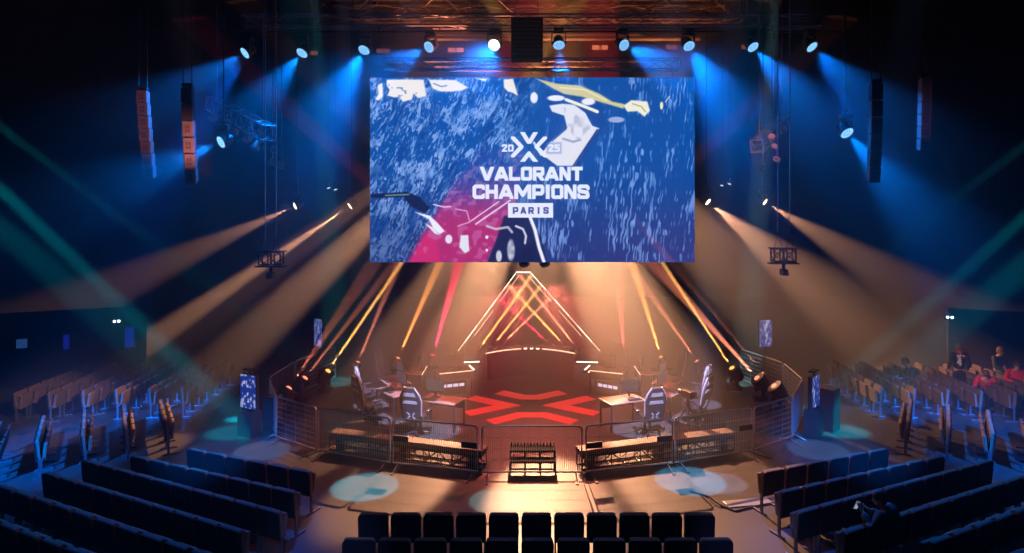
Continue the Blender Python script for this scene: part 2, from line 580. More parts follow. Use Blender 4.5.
# pale cloak and the outstretched golden arm
over(rgb(8, 66, 150), poly([(545, 90), (600, 100), (606, 126), (580, 166), (548, 166), (536, 152), (552, 128)], 2) * .8)
over(rgb(222, 222, 236), poly([(549, 106), (562, 104), (574, 105), (585, 113), (592, 126), (599, 128.5), (588, 144), (574, 166), (557, 166), (541, 154), (552, 140), (567, 128), (564, 116), (552, 112)], .8))
over(rgb(150, 160, 190), lines([(563, 139), (573, 142), (580, 140)], 2.2))
over(rgb(40, 60, 120), lines([(597, 130), (585, 148), (573, 166)], 1.6))
over(rgb(60, 90, 160), lines([(552, 141), (566, 129)], 1.6))
over(rgb(170, 176, 200), sstep(.6, .75, vnoise(U / 4, V / 7, 23)) * poly([(564, 108), (585, 114), (590, 128), (578, 140), (566, 128)], 1) * .8)
gold = rgb(206, 198, 150)
over(gold, poly([(536, 79), (556, 84), (580, 86), (599, 94), (612, 102), (624, 104.5), (623, 109), (611, 105.5), (597, 101.5), (581, 97), (564, 94.5), (553, 89)], 1.0))
over(rgb(240, 236, 206), lines([(560, 88), (584, 90), (606, 101)], 1.4) * .7)
over(rgb(236, 232, 214), poly([(623, 106), (631, 100.5), (647, 102), (649.5, 111), (644, 117), (637, 111.5), (627, 112)], .9))
over(rgb(150, 150, 110), lines([(632, 104), (641, 107), (645, 112)], 1.2) * .8)
over(W1, ell(534, 98, 3.8, 5.6))
over(W1, ell(556, 98.5, 9, 3))
over(rgb(236, 232, 216), lines([(566, 100), (582, 106), (597, 112)], 3.2))
over(W1, ell(588, 102, 7, 3.6))
over(rgb(150, 170, 214), ell(616, 120, 8.5, 3))
over(rgb(230, 230, 190), ell(661, 106, 1.6, 4))
over(rgb(170, 190, 200), lines([(665, 102), (669, 97)], 1.4))
over(W1, np.maximum(ell(551, 147, 3, 3), lines([(534, 143), (541, 155)], 2.4)) * .85)

# lettering
TXT = rgb(226, 230, 252)
T = .24
GL = {  # strokes on a unit box, y down
    'V': [[(.1, 0), (.5, 1), (.9, 0)]], 'A': [[(.08, 1), (.5, 0), (.92, 1)], [(.25, .70), (.75, .70)]],
    'L': [[(.12, 0), (.12, .88), (.95, .88)]], 'O': [[(.12, .2), (.25, .12), (.75, .12), (.88, .2), (.88, .8), (.75, .88), (.25, .88), (.12, .8), (.12, .2)]],
    'R': [[(.12, 1), (.12, .12), (.78, .12), (.87, .22), (.87, .46), (.78, .56), (.12, .56)], [(.5, .56), (.9, 1)]],
    'N': [[(.12, 1), (.12, 0), (.88, 1), (.88, 0)]], 'T': [[(0, .12), (1, .12)], [(.5, 0), (.5, 1)]],
    'C': [[(.95, .25), (.8, .12), (.25, .12), (.12, .22), (.12, .78), (.25, .88), (.8, .88), (.95, .75)]],
    'H': [[(.12, 0), (.12, 1)], [(.88, 0), (.88, 1)], [(.12, .5), (.88, .5)]],
    'M': [[(.1, 1), (.1, 0), (.5, .72), (.9, 0), (.9, 1)]],
    'P': [[(.12, 1), (.12, .12), (.78, .12), (.88, .24), (.88, .50), (.78, .62), (.12, .62)]],
    'I': [[(.5, 0), (.5, 1)]],
    'S': [[(.92, .26), (.78, .12), (.22, .12), (.11, .24), (.2, .46), (.8, .54), (.89, .76), (.78, .88), (.22, .88), (.08, .74)]],
    '2': [[(.1, .25), (.22, .12), (.76, .12), (.88, .28), (.12, .88), (.95, .88)]],
    '0': [[(.12, .15), (.88, .15), (.88, .85), (.12, .85), (.12, .15)]],
    '5': [[(.9, .12), (.14, .12), (.14, .45), (.78, .45), (.88, .58), (.88, .78), (.78, .88), (.1, .88)]]}
WID = {'I': .34, 'M': 1.15, 'V': 1.0, 'A': 1.0}


def word(s, x0, x1, y0, y1, col, t, gap, widths=None):
    wd = widths or WID
    h = y1 - y0
    ws = [wd.get(c, .82) for c in s]
    k = (x1 - x0 - gap * (len(s) - 1)) / sum(ws)
    x = x0
    for c, w_ in zip(s, ws):
        cw = w_ * k
        clip = sstep(y0 - .3, y0 + .3, V) * (1 - sstep(y1 - .3, y1 + .3, V)) * sstep(x - .5, x, U) * (1 - sstep(x + cw, x + cw + .5, U))
        for s_ in GL[c]:
            over(col, lines([(x + p[0] * cw, y0 + p[1] * h) for p in s_], t, .35) * clip)
        x += cw + gap


word('VALORANT', 480.5, 582.3, 166.8, 180.8, TXT, 4.0, 1.0)
word('CHAMPIONS', 473, 589, 184.6, 199.0, TXT, 4.0, 1.2)
over(TXT, poly([(508, 203), (553, 203), (553, 217.6), (508, 217.6)], .3))
word('PARIS', 513, 548.5, 207, 213.8, rgb(54, 64, 140), 1.7, 2.6, {'I': .7})
word('20', 502, 513.4, 144.5, 152, TXT, 1.9, 1.0)
over(rgb(120, 140, 196), poly([(546.5, 142.5), (561.5, 142.5), (561.5, 154), (546.5, 154)], 1.5) * .6)
word('25', 548.4, 559.6, 144.5, 152, TXT, 1.9, 1.0)
for pl in ([(513, 138), (521.5, 147), (513, 156)], [(545, 138), (536.5, 147), (545, 156)],):
    over(TXT, lines(pl, 4.2, .4) * (1 - sstep(10.2, 10.8, np.abs(V - 147.2))))
clipv = sstep(132.0, 132.6, V) * (1 - sstep(161.6, 162.2, V))
for pl in ([(521.5, 131), (528.2, 142)], [(536.5, 131), (529.8, 142)], [(521.5, 163), (529, 153.5), (536.5, 163)]):
    over(TXT, lines(pl, 4.2, .4) * clipv)

LIN = np.where(IMG <= .04045, IMG / 12.92, ((IMG + .055) / 1.055) ** 2.4)


def cell_mesh(name, lin, p0, ux, uz, material, parent):
    """a lit display: one quad per cell with its own colour"""
    h, w_ = lin.shape[:2]
    gx, gz = np.meshgrid(np.arange(w_ + 1) / w_, np.arange(h + 1) / h)
    P = np.array(p0)[None, None] + gx[..., None] * np.array(ux) + gz[..., None] * np.array(uz)
    me = bpy.data.meshes.new(name)
    nv = (w_ + 1) * (h + 1)
    me.vertices.add(nv)
    me.vertices.foreach_set('co', P.reshape(-1).astype(np.float32))
    i = (np.arange(h)[:, None] * (w_ + 1) + np.arange(w_)[None]).reshape(-1)
    q = np.stack([i, i + w_ + 1, i + w_ + 2, i + 1], 1)
    me.loops.add(q.size)
    me.loops.foreach_set('vertex_index', q.reshape(-1).astype(np.int32))
    me.polygons.add(len(q))
    me.polygons.foreach_set('loop_start', (np.arange(len(q)) * 4).astype(np.int32))
    me.polygons.foreach_set('loop_total', np.full(len(q), 4, np.int32))
    at_ = me.color_attributes.new('cells', 'FLOAT_COLOR', 'CORNER')
    c4 = np.ones((len(q), 4, 4), np.float32)
    c4[..., :3] = lin.reshape(-1, 3)[:, None]
    at_.data.foreach_set('color', c4.reshape(-1))
    me.materials.append(material)
    me.update(calc_edges=True)
    o = bpy.data.objects.new(name, me)
    COL.objects.link(o)
    o.parent = parent
    return o


def display_material(name, strength):
    m = bpy.data.materials.new(name)
    m.use_nodes = True
    nt = m.node_tree
    b = nt.nodes['Principled BSDF']
    b.inputs['Base Color'].default_value = (.01, .01, .01, 1)
    b.inputs['Roughness'].default_value = .6
    b.inputs['Specular IOR Level'].default_value = .1
    at_ = nt.nodes.new('ShaderNodeAttribute')
    at_.attribute_name = 'cells'
    nt.links.new(at_.outputs['Color'], b.inputs['Emission Color'])
    b.inputs['Emission Strength'].default_value = strength
    m.cycles.emission_sampling = 'NONE'
    return m


c0, c1 = at(sx0, sy0, SCR_Y), at(sx1, sy1, SCR_Y)
scr = thing('projection_screen', 'giant hanging screen showing the blue champions title picture above the stage', 'screen',
            ((c0.x + c1.x) / 2, SCR_Y, c1.z))
wS, hS = c1.x - c0.x, c0.z - c1.z
cell_mesh('screen_picture', LIN, (-wS / 2, -.07, hS), (wS, 0, 0), (0, 0, -hS), display_material('screen_light', SCREEN_GAIN), scr)
MB().box((0, 0, hS / 2), (wS, .10, hS)).build('back_panel', M['black_cloth'], scr)
fr = MB()
for z in (.06, hS - .06):
    fr.box((0, .09, z), (wS, .08, .06))
for x in (-wS / 2 + .06, wS / 2 - .06):
    fr.box((x, .09, hS / 2), (.06, .08, hS))
fr.build('frame', M['black_metal'], scr)
# ------------------------------------------------------------------ overhead rig: trusses, wash lights, moving heads, arrays
def lattice(mb, p0, p1, w=.30, h=.30, rc=.025, rd=.012, step=.5, n=5):
    p0, p1 = Vector(p0), Vector(p1)
    d = (p1 - p0)
    L = d.length
    x, y, dn = basis(d)
    cs = [x * sx * w / 2 + y * sy * h / 2 for sx, sy in ((-1, -1), (1, -1), (1, 1), (-1, 1))]
    for c in cs:
        mb.tube(p0 + c, p1 + c, rc, n)
    k = max(1, round(L / step))
    for i in range(k + 1):
        q = p0 + d * (i / k)
        for j in range(4):
            if i in (0, k):
                mb.tube(q + cs[j], q + cs[(j + 1) % 4], rd, 4, caps=False)
            if i < k:
                q2 = p0 + d * ((i + 1) / k)
                a, b = (cs[j], cs[(j + 1) % 4]) if i % 2 == 0 else (cs[(j + 1) % 4], cs[j])
                mb.tube(q + a, q2 + b, rd, 4, caps=False)
    return mb


M['truss'] = mat('truss_metal', (.30, .30, .31), .5, .2)
M['cable'] = mat('steel_cable', (.35, .36, .38), .5, .6)
M['head'] = mat('lamp_housing', (.018, .018, .02), .4)
M['led'] = mat('blue_led_cells', (.1, .1, .1), .4, emit=(.22, .55, 1.0), estr=2.2)
M['led_hot'] = mat('white_led_cells', (.1, .1, .1), .4, emit=(.85, 1.0, 1.0), estr=6)
M['lensring'] = mat('lens_ring_blue', (.03, .06, .12), .3)
M['lens_warm'] = mat('warm_lens', (.1, .1, .1), .3, emit=(1.0, .70, .42), estr=9)


def lens_mat(c, s=7):
    key = 'lens_%.2f_%.2f_%.2f_%.1f' % (*c, s)
    if key not in M:
        M[key] = mat('coloured_lens_%d' % len(M), (.1, .1, .1), .3, emit=[.25 + .75 * k for k in c] if s > 3 else c, estr=s)
    return M[key]


HEADMESH = {}


def head_meshes():
    b = MB().lathe([(.05, .30), (.13, .28), (.17, .18), (.19, .04), (.20, -.06), (.195, -.10), (.0, -.10)], n=20)
    HEADMESH['head'] = b
    y = MB()
    for s in (-1, 1):
        y.box((s * .235, 0, .14), (.03, .10, .42), bev=.01)
        y.tube((s * .19, 0, .0), (s * .25, 0, 0), .05, 10)
    y.box((0, 0, .35), (.50, .12, .04), bev=.01)
    HEADMESH['yoke'] = y
    HEADMESH['base'] = MB().box((0, 0, .44), (.34, .26, .14), bev=.02).tube((0, 0, .36), (0, 0, .40), .08, 12)
    c = MB()
    c.box((0, 0, .55), (.05, .06, .10)).tube((-.06, 0, .62), (.06, 0, .62), .045, 10)
    HEADMESH['clamp'] = c
    d = MB()
    for ring, rr in ((1, 0), (6, .062), (12, .125), (16, .172)):
        for k in range(ring):
            a = 2 * PI * k / ring + ring * .1
            d.lathe([(.021, 0), (.021, -.012), (.010, -.018)], (math.cos(a) * rr, math.sin(a) * rr, -.105), n=8)
    HEADMESH['cells'] = d
    HEADMESH['lens'] = MB().lathe([(.15, 0), (.15, -.012), (.10, -.03), (.0, -.035)], (0, 0, -.10), n=20)


head_meshes()
MESHCACHE = {}


def cached(name, key, material, parent, smooth=True):
    k = (key, material.name)
    if k in MESHCACHE:
        o = bpy.data.objects.new(name, MESHCACHE[k])
        COL.objects.link(o)
        o.parent = parent
        return o
    o = HEADMESH[key].build(name, material, parent, smooth)
    MESHCACHE[k] = o.data
    return o


def make_head(name, label, cat, loc, d, lens, hang=True, scale=1.0, group=None, cells=False, clamp=True, up=None):
    """moving head: the lens looks along d; hung under a bar or standing on the floor"""
    loc = Vector(loc)
    d = Vector(d).normalized()
    t = thing(name, label, cat, loc - d * .10 * scale, 0, group)
    t.scale = (scale,) * 3
    # yoke turns about the vertical to face the aim
    rz = math.atan2(d.y, d.x) + PI / 2
    fl = 0 if hang else PI
    for part in ('base', 'clamp') if (hang and clamp) else ('base',):
        o = cached(part, part, M['head'], t, False)
        o.rotation_euler = (fl, 0, 0)
    if up is not None:
        zz = (up - t.location.z) / scale
        MB().tube((0, 0, .5), (0, 0, zz), .022, 8).build('pipe', M['black_metal'], t)
    y = cached('yoke', 'yoke', M['head'], t, False)
    y.rotation_euler = (fl, 0, rz)
    h = cached('head', 'head', M['head'], t)
    h.rotation_mode = 'QUATERNION'
    h.rotation_quaternion = d.to_track_quat('-Z', 'Y')
    l = cached('led_face' if cells else 'lens', 'cells' if cells else 'lens', lens, h)
    if cells:
        l['label'] = 'round face of glowing blue-white LED cells'
    else:
        l['label'] = 'glowing round lens'
    return t


for i, (p, d, k) in enumerate(WASH[:10]):
    side = 'from the left' if i < 5 else 'from the right'
    n = ORD[i] if i < 5 else ORD[9 - i]
    lab = 'blue LED wash light on the bar over the screen, %s %s' % (n, side)
    if i == 4:
        lab = 'brightest wash light, glaring white, over the screen left of the black box'
    if i == 5:
        lab = 'wash light with dark housing visible, just right of the hanging black box'
    make_head('wash_light', lab, 'stage light', p, d, M['led_hot'] if i == 4 else M['led'], True, .88, 'blue wash lights over the screen', cells=True, clamp=False, up=11.13)
make_head('wash_light', 'cyan wash light hanging alone below the left angled side truss', 'stage light', WASH[10][0], WASH[10][1], M['led'], True, .85, cells=True, up=HZ - .005)
make_head('wash_light', 'blue wash light hanging alone at far right beside the right rig', 'stage light', WASH[11][0], WASH[11][1], M['led'], True, .95, cells=True, up=HZ - .005)
SN = ['warm spot head throwing a wide beam left, farther from the screen', 'warm spot head throwing a narrow beam left, nearer the screen',
      'warm spot head shining down right, next to the screen edge', 'warm spot head shining right, farther from the screen edge']
for (p, d), lab in zip(SIDEHEAD, SN):
    make_head('spot_light', lab, 'stage light', p, d, M['lens_warm'], True, .9, up=HZ - .005)
for (px, py), lab in (((328.5, 188), 'small cool white spot left of the screen, outer one of two'), ((335.5, 189.5), 'small cool white spot left of the screen, inner one of two'),
                      ((722, 185.5), 'small cool white spot right of the screen, inner one of two'), ((729.5, 184), 'small cool white spot right of the screen, outer one of two')):
    p = at(px, py, 30)
    d = Vector((.35 if px < 500 else -.3, -.2, -1)).normalized()
    make_head('spot_light', lab, 'stage light', p, d, lens_mat((.55, .75, 1.0), 2), True, .5, up=HZ - .005)
    spot(p + d * .2, p + d * 5, (.25, .5, 1.0), 700, 4, .4, .08)
for px, lab in ((524.5, 'dark moving head hanging under the screen above the triangle, left one'), (545, 'dark moving head hanging under the screen above the triangle, right one')):
    p = at(px, 266, SCR_Y)
    make_head('moving_head', lab, 'stage light', p, (0.1, -.4, -.8), M['lensring'], True, .62, clamp=False, up=c1.z - .08)

# the truss that carries the wash lights (runs the width of the stage)
t = thing('lighting_truss', 'long lattice truss carrying the blue wash lights above the screen', 'truss', (AX, BAR_Y, 11.25))
lattice(MB(), (-8.6, 0, .18), (8.6, 0, .18), .34, .34, .026, .013, .55).build('lattice', M['truss'], t)
z = 10.8 + .33 - 11.25
MB().tube((-9.3, 0, z), (9.3, 0, z), .03, 8).build('hanging_bar', M['black_metal'], t)
for i in range(10):
    MB().tube((-8.2 + i * 1.82, 0, z), (-8.2 + i * 1.82, 0, .05), .02, 6).build('drop_pipe', M['black_metal'], t)
# truss directly over the screen
zt = c0.z + .40
t = thing('screen_truss', 'lattice truss the giant screen hangs from', 'truss', (AX, SCR_Y + .05, zt))
lattice(MB(), (-wS / 2 + .4, 0, 0), (wS / 2 - .4, 0, 0), .30, .30, .024, .012, .5).build('lattice', M['truss'], t)
for i in range(7):
    x = -wS / 2 + .6 + i * (wS - 1.2) / 6
    MB().tube((x, 0, -.15), (x, 0, -.33), .012, 6).build('hook', M['cable'], t)
# black box above the screen
pB0, pB1 = at(511, 17, 18.2), at(543, 58, 18.2)
t = thing('equipment_box', 'tall matt black box hanging over the middle of the screen', 'box', ((pB0.x + pB1.x) / 2, 18.2, pB1.z))
wb, hb = pB1.x - pB0.x, pB0.z - pB1.z
MB().box((0, .3, hb / 2), (wb, .6, hb), bev=.02).build('housing', M['black_cloth'], t)
gr = MB()
for k in range(9):
    gr.box((0, -.005, .12 + k * (hb - .24) / 8), (wb - .12, .01, .03))
gr.build('grille', M['head'], t)
for s in (-1, 1):
    MB().tube((s * wb * .35, .3, hb - .01), (s * wb * .35, .3, HZ - pB1.z - .01), .012, 6).build('cable', M['cable'], t)

# catwalks and beams under the roof that catch the warm light
M['roof_steel'] = mat('roof_steel', (.28, .25, .24), .6, .2, vary=.3, vscale=1.5)
CAT = [(8, 26.0, 8.5, .9), (14, 27.0, 8.0, .55), (30, 28.5, 7.0, .35), (33, 26.5, 6.0, .28)]
labs = ['topmost roof catwalk truss, orange lit, above the wash light bar', 'second roof truss from the top, orange lit, above the black box']
for (py, Y, hwid, hh), lab in zip(CAT[:2], labs):
    c = at(522, py, Y)
    t = thing('roof_truss', lab, 'truss', (AX, Y, c.z))
    lattice(MB(), (-hwid, 0, 0), (hwid, 0, 0), hh, hh, .045, .022, 1.0).build('lattice', M['roof_steel'], t)
    for k in range(5):
        x = -hwid + .8 + k * (2 * hwid - 1.6) / 4
        MB().tube((x, 0, hh / 2), (x, 0, HZ - c.z - .01), .025, 6).build('hanger', M['cable'], t)
for py, Y, x0, x1, th, lab in ((35, 29, 437, 640, .16, 'upper broad steel duct behind the wash lights'), (38.5, 28.2, 430, 700, .10, 'lower thin steel pipe behind the wash lights'),
                               (60, 27.4, 425, 640, .09, 'upper pipe of the pair seen just above the screen'), (66, 27.0, 435, 620, .07, 'lower pipe of the pair seen just above the screen')):
    a_, b_ = at(x0, py, Y), at(x1, py, Y)
    t = thing('roof_pipe', lab, 'pipe', ((a_.x + b_.x) / 2, Y, a_.z))
    hl = (b_.x - a_.x) / 2
    MB().tube((-hl, 0, 0), (hl, 0, 0), th, 10).build('pipe', M['roof_steel'], t, True)
    for k in range(3):
        x = -hl * .8 + k * hl * .8
        MB().tube((x, 0, th), (x, 0, HZ - a_.z - .01), .015, 5).build('hanger', M['cable'], t)
# roof lamps: little twin fittings, the orange light on them added as glow
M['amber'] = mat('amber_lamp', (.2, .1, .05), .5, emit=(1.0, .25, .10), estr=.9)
M['amber_dim'] = mat('dim_amber_lit_panel', (.2, .1, .08), .5, emit=(.8, .25, .18), estr=.25)
for px, py, wpx, mm, lab in ((456, 50, 16, 'amber', 'amber-lit roof lamp between the brightest wash light and its left neighbour'), (600, 47.5, 16, 'amber', 'amber-lit roof lamp right of the black box'),
                             (383, 51, 13, 'amber_dim', 'dim amber-lit roof lamp, third wash light from left beside it'), (672, 47, 11, 'amber_dim', 'dim amber-lit roof lamp left of third wash light from right'),
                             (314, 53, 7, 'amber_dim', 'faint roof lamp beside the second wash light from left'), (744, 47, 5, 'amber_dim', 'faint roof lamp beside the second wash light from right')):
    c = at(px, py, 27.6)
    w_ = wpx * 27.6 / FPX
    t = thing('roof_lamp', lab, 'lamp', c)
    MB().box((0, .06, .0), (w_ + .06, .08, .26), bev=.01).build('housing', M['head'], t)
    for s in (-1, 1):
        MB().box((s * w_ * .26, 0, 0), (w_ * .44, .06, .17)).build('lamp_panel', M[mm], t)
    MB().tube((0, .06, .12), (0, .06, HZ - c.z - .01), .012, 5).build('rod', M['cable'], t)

# side rigs: angled truss with clamps and lamps, left; a shorter one right
def clutter_lamp(t, p, d, s=.5):
    h = MB()
    d = Vector(d).normalized()
    h.lathe([(.05, .18), (.11, .12), (.13, -.1), (.0, -.1)], p, -d, 12)
    h.box(Vector(p) + Vector((0, 0, .22)), (.07, .07, .2))
    h.build('lamp', M['truss'], t, True)


p0, p1 = at(213, 104, 21.5), at(268, 133, 18.2)
t = thing('side_truss', 'orange lit angled lattice truss hanging left of the screen', 'truss', p0)
v1 = p1 - p0
lattice(MB(), (0, 0, 0), v1, .42, .42, .03, .016, .42).build('lattice', M['truss'], t)
for k, (f_, dz) in enumerate(((.1, -.35), (.3, -.4), (.52, -.4), (.7, -.45), (.88, -.5))):
    clutter_lamp(t, v1 * f_ + Vector((-.1 + .1 * (k % 2), -.1, dz)), (-.3, -.5, -1))
for f_ in (.08, .92):
    MB().tube(v1 * f_ + Vector((0, 0, .2)), v1 * f_ + Vector((0, 0, HZ - (p0 + v1 * f_).z - .01)), .014, 5).build('cable', M['cable'], t)
M['pinkring'] = mat('pale_lens_rim', (.30, .22, .20), .4)
for i, ((px, py), lab) in enumerate((((263, 145), 'small rig lamp under the inner end of the left angled truss, upper one'), ((274, 150), 'small rig lamp under the left angled truss, middle one'),
                                     ((272.5, 162), 'open ring lamp at lower left of the left rig'), ((281.5, 166), 'open ring lamp at lowest end of the left rig'))):
    p = at(px, py, 18.2)
    t = thing('rig_lamp', lab, 'stage light', p)
    t.scale = (.62,) * 3
    d = Vector((.55, -.75, -.3)).normalized()
    MB().lathe([(.04, .28), (.12, .2), (.15, -.02), (.13, -.02), (.11, .1), (.0, .1)], (0, 0, 0), -d, 14).build('housing', M['head'], t, True)
    MB().lathe([(.15, -.02), (.155, .03), (.125, .03), (.125, -.02), (.15, -.02)], (0, 0, 0), d, 16).build('rim', M['pinkring'], t, True)
    MB().box((0, 0, .24), (.05, .05, .16)).tube((0, 0, .30), (0, 0, (HZ - p.z - .01) / .62), .016, 5).build('bracket', M['black_metal'], t)

p0, p1 = at(757, 146, 18.2), at(784, 122, 20.5)
t = thing('side_truss', 'short angled lattice truss hanging right of the screen', 'truss', p0)
v1 = p1 - p0
lattice(MB(), (0, 0, 0), v1, .34, .34, .028, .014, .4).build('lattice', M['truss'], t)
for f_ in (.08, .92):
    MB().tube(v1 * f_ + Vector((0, 0, .17)), v1 * f_ + Vector((0, 0, HZ - (p0 + v1 * f_).z - .01)), .014, 5).build('cable', M['cable'], t)
for i, ((px, py), lab) in enumerate((((772, 136), 'pale rig lamp high in the right rig, beside the short truss'), ((775, 146), 'pale rig lamp in the middle of the right rig'),
                                     ((763, 168), 'dark rig lamp lowest in the right rig'), ((777, 159), 'pale tilted rig lamp low in the right rig'))):
    p = at(px, py, 18.0)
    t = thing('rig_lamp', lab, 'stage light', p)
    t.scale = (.62,) * 3
    d = Vector((-.5, -.6, -.6)).normalized()
    MB().lathe([(.04, .28), (.12, .2), (.15, -.02), (.13, -.02), (.11, .1), (.0, .1)], (0, 0, 0), -d, 14).build('housing', M['head'], t, True)
    MB().lathe([(.15, -.02), (.155, .03), (.125, .03), (.125, -.02), (.15, -.02)], (0, 0, 0), d, 16).build('rim', M['pinkring'] if i != 2 else M['black_metal'], t, True)
    MB().box((0, 0, .24), (.05, .05, .16)).tube((0, 0, .30), (0, 0, (HZ - p.z - .01) / .62), .016, 5).build('bracket', M['black_metal'], t)

# line arrays
M['array'] = mat('speaker_grille', (.13, .11, .105), .7, vary=.15, vscale=5)
M['hole'] = mat('speaker_vent', (.015, .012, .012), .8)


def line_array(px0, py0, px1, py1, Y, n, wid, lab, curve=0.0, skip=0):
    a_, b_ = at(px0, py0, Y), at(px1, py1, Y)
    t = thing('line_array', lab, 'loudspeaker', a_, R(18) if px0 < 500 else R(-18))
    h = (a_.z - b_.z) / n
    z = 0.0
    ang = 0.0
    y = 0.0
    x = 0.0
    dx = (b_.x - a_.x) / n
    for k in range(n):
        ang += curve
        y += math.sin(ang) * h
        rot = Euler((ang, 0, 0)).to_matrix()
        c = Vector((x, y, z - h / 2))
        b = MB().box(c, (wid, .42, h * .96), rot, bev=.02).build('cabinet', M['array'] if k >= skip else M['head'], t)
        v = MB()
        for sx in (-1, 1):
            for sz in (-1, 1):
                v.box(c + rot @ Vector((sx * wid * .12, -.214, sz * h * .13)), (wid * .14, .012, h * .18), rot)
        v.build('vent', M['hole'], b)
        z -= h * math.cos(ang)
        x += dx
    MB().box((0, 0, .06), (wid * .9, .3, .08)).tube((-.1, 0, .08), (-.1, 0, HZ - a_.z - .01), .012, 5).tube((.1, 0, .08), (.1, 0, HZ - a_.z - .01), .012, 5).build('flying_frame', M['black_metal'], t)


line_array(143, 91, 148, 178, 17.5, 7, .25, 'outer left hanging loudspeaker column of seven stacked boxes', .02)
line_array(187.5, 88, 189, 184, 16.5, 6, .25, 'inner left hanging loudspeaker column with smooth pale lower boxes', .05, 2)
line_array(925, 78, 925, 150, 17.5, 6, .25, 'right hanging loudspeaker column, dim red in the dark', .02)
line_array(876, 84, 877, 182, 16.5, 6, .26, 'unlit loudspeaker column nearly hidden in the dark right of the blue lamp', .05, 6)

# flown truss boxes on three cables, each with a little camera under it
def flown_box(px, py, Y, cab, lab, mm):
    p = at(px, py, Y)
    t = thing('flown_truss_box', lab, 'truss', p)
    b = MB()
    for s in (-1, 1):
        lattice(b, (s * .16, 0, -.14), (s * .16, 0, .18), .24, .24, .02, .012, .16)
    b.box((0, 0, -.19), (.74, .30, .03)).box((0, 0, .20), (.72, .28, .02))
    b.build('lattice', mm, t)
    for cx, top in cab:
        q = at(cx, top, Y) - p
        c_ = MB()
        c_.tube((q.x, .0, .62), (q.x, 0, HZ - p.z - .01), .012, 5)
        c_.tube((q.x, 0, .62), (q.x - .10, 0, .2), .010, 5).tube((q.x, 0, .62), (q.x + .10, 0, .2), .010, 5)
        c_.build('cable', M['cable'], t)
    cm = MB()
    cm.box((0, 0, -.27), (.06, .06, .16)).box((.0, -.02, -.42), (.15, .24, .16), bev=.02).lathe([(.05, 0), (.05, .1), (.0, .1)], (0, -.14, -.42), (0, -1, -.2), 10)
    cm.build('camera', M['head'] if mm is M['black_metal'] else M['truss'], t)


flown_box(271, 259, 17.0, [(265, 165), (276, 165)], 'dark flown truss box hanging on cables left of the screen', M['black_metal'])
flown_box(783.5, 256, 17.0, [(778, 165), (790, 165)], 'pale flown truss box hanging on cables right of the screen', M['truss'])
# ------------------------------------------------------------------ stage floor graphic, triangle, counter
M['red_emissive'] = mat('red_emblem', (.10, .01, .01), .4, emit=(1.0, .035, .03), estr=.55)  # even red emission across the emblem slabs
lg = thing('floor_emblem', 'glowing red cross of four chevrons in the middle of the stage floor', 'floor light', (AX, 19.4, 0.0))


def chev(pts, w):
    """thick polyline on the floor as a flat slab"""
    L, Rr = [], []
    n = len(pts)
    for i, p in enumerate(pts):
        p = Vector(p)
        if i == 0:
            t = Vector(pts[1]) - p
        elif i == n - 1:
            t = p - Vector(pts[i - 1])
        else:
            t = (Vector(pts[i + 1]) - p).normalized() + (p - Vector(pts[i - 1])).normalized()
        t.normalize()
        nn = Vector((-t.y, t.x))
        k = w / 2
        if 0 < i < n - 1:
            e = (p - Vector(pts[i - 1])).normalized()
            k = w / 2 / max(.35, abs(Vector((-e.y, e.x)).dot(nn)))
        L.append(p + nn * k)
        Rr.append(p - nn * k)
    return [tuple(q) for q in L + Rr[::-1]]


for pts in ([(-1.85, .78), (-.72, 0), (-1.85, -.78)], [(1.85, .78), (.72, 0), (1.85, -.78)],
            [(-1.0, 1.35), (-.25, .82), (.25, .82), (1.0, 1.35)], [(-1.15, -1.5), (-.35, -.88), (.35, -.88), (1.15, -1.5)]):
    MB().prism(chev(pts, .46), .001, .012).build('chevron', M['red_emissive'], lg)

# LED triangle
TY = 26.4
M['led_strip'] = mat('warm_led_strip', (.2, .15, .12), .5, emit=(1.0, .56, .36), estr=2.2)
M['led_strip_hot'] = mat('warm_led_strip_hot', (.2, .15, .12), .5, emit=(1.0, .74, .58), estr=4.0)
tri = thing('light_triangle', 'tall triangle of LED tubes at the back of the stage under the screen', 'stage set', (AX, TY, 0))


def loc(px, py, Y=TY):
    return at(px, py, Y) - Vector((AX, TY, 0))


A_, B_, C_, D_ = loc(458, 352), loc(516, 273), loc(531, 273), loc(600, 352)
A_.z, D_.z = .03, .03
for inner, off, name in ((0, 0, 'outer'), (1, .16, 'inner')):
    for p, q, s in ((A_, B_, 1), (D_, C_, -1)):
        dv = (q - p)
        nrm = Vector((dv.z, 0, -dv.x)).normalized() * s
        segs = 9
        for k in range(segs):
            a = p + dv * ((k + .03) / segs) + nrm * off
            b = p + dv * ((k + .97) / segs) + nrm * off
            if inner and k in (0, 1, 5):
                continue
            o = MB().tube(a, b, .016 if not inner else .010, 6).build('led_tube', M['led_strip_hot'] if not inner and k % 3 else M['led_strip'], tri)
MB().tube(B_ + Vector((0, 0, .03)), C_ + Vector((0, 0, .03)), .022, 6).build('led_tube', M['led_strip_hot'], tri)
fm = MB()
for p, q in ((A_, B_), (D_, C_), (B_, C_)):
    o = Vector((0, .10, 0))
    fm.tube(p + o, q + o, .05, 8).tube(p + o * 2.5, q + o * 2.5, .05, 8)
    for k in range(13):
        r = p + (q - p) * (k / 12)
        fm.tube(r + o, r + o * 2.5, .02, 5)
fm.build('frame', M['black_metal'], tri)
pn = MB()
pn.prism([(A_.x + .2, .02), (D_.x - .2, .02), (C_.x, C_.z - .04), (B_.x, B_.z - .04)], -.02, .02, Matrix.Translation((0, .32, 0)) @ Matrix.Rotation(R(90), 4, 'X'))
M['velvet'] = mat('black_velvet', (.001, .0008, .0008), 1.0, spec=0.0)
pn.build('backing_panel', M['velvet'], tri)

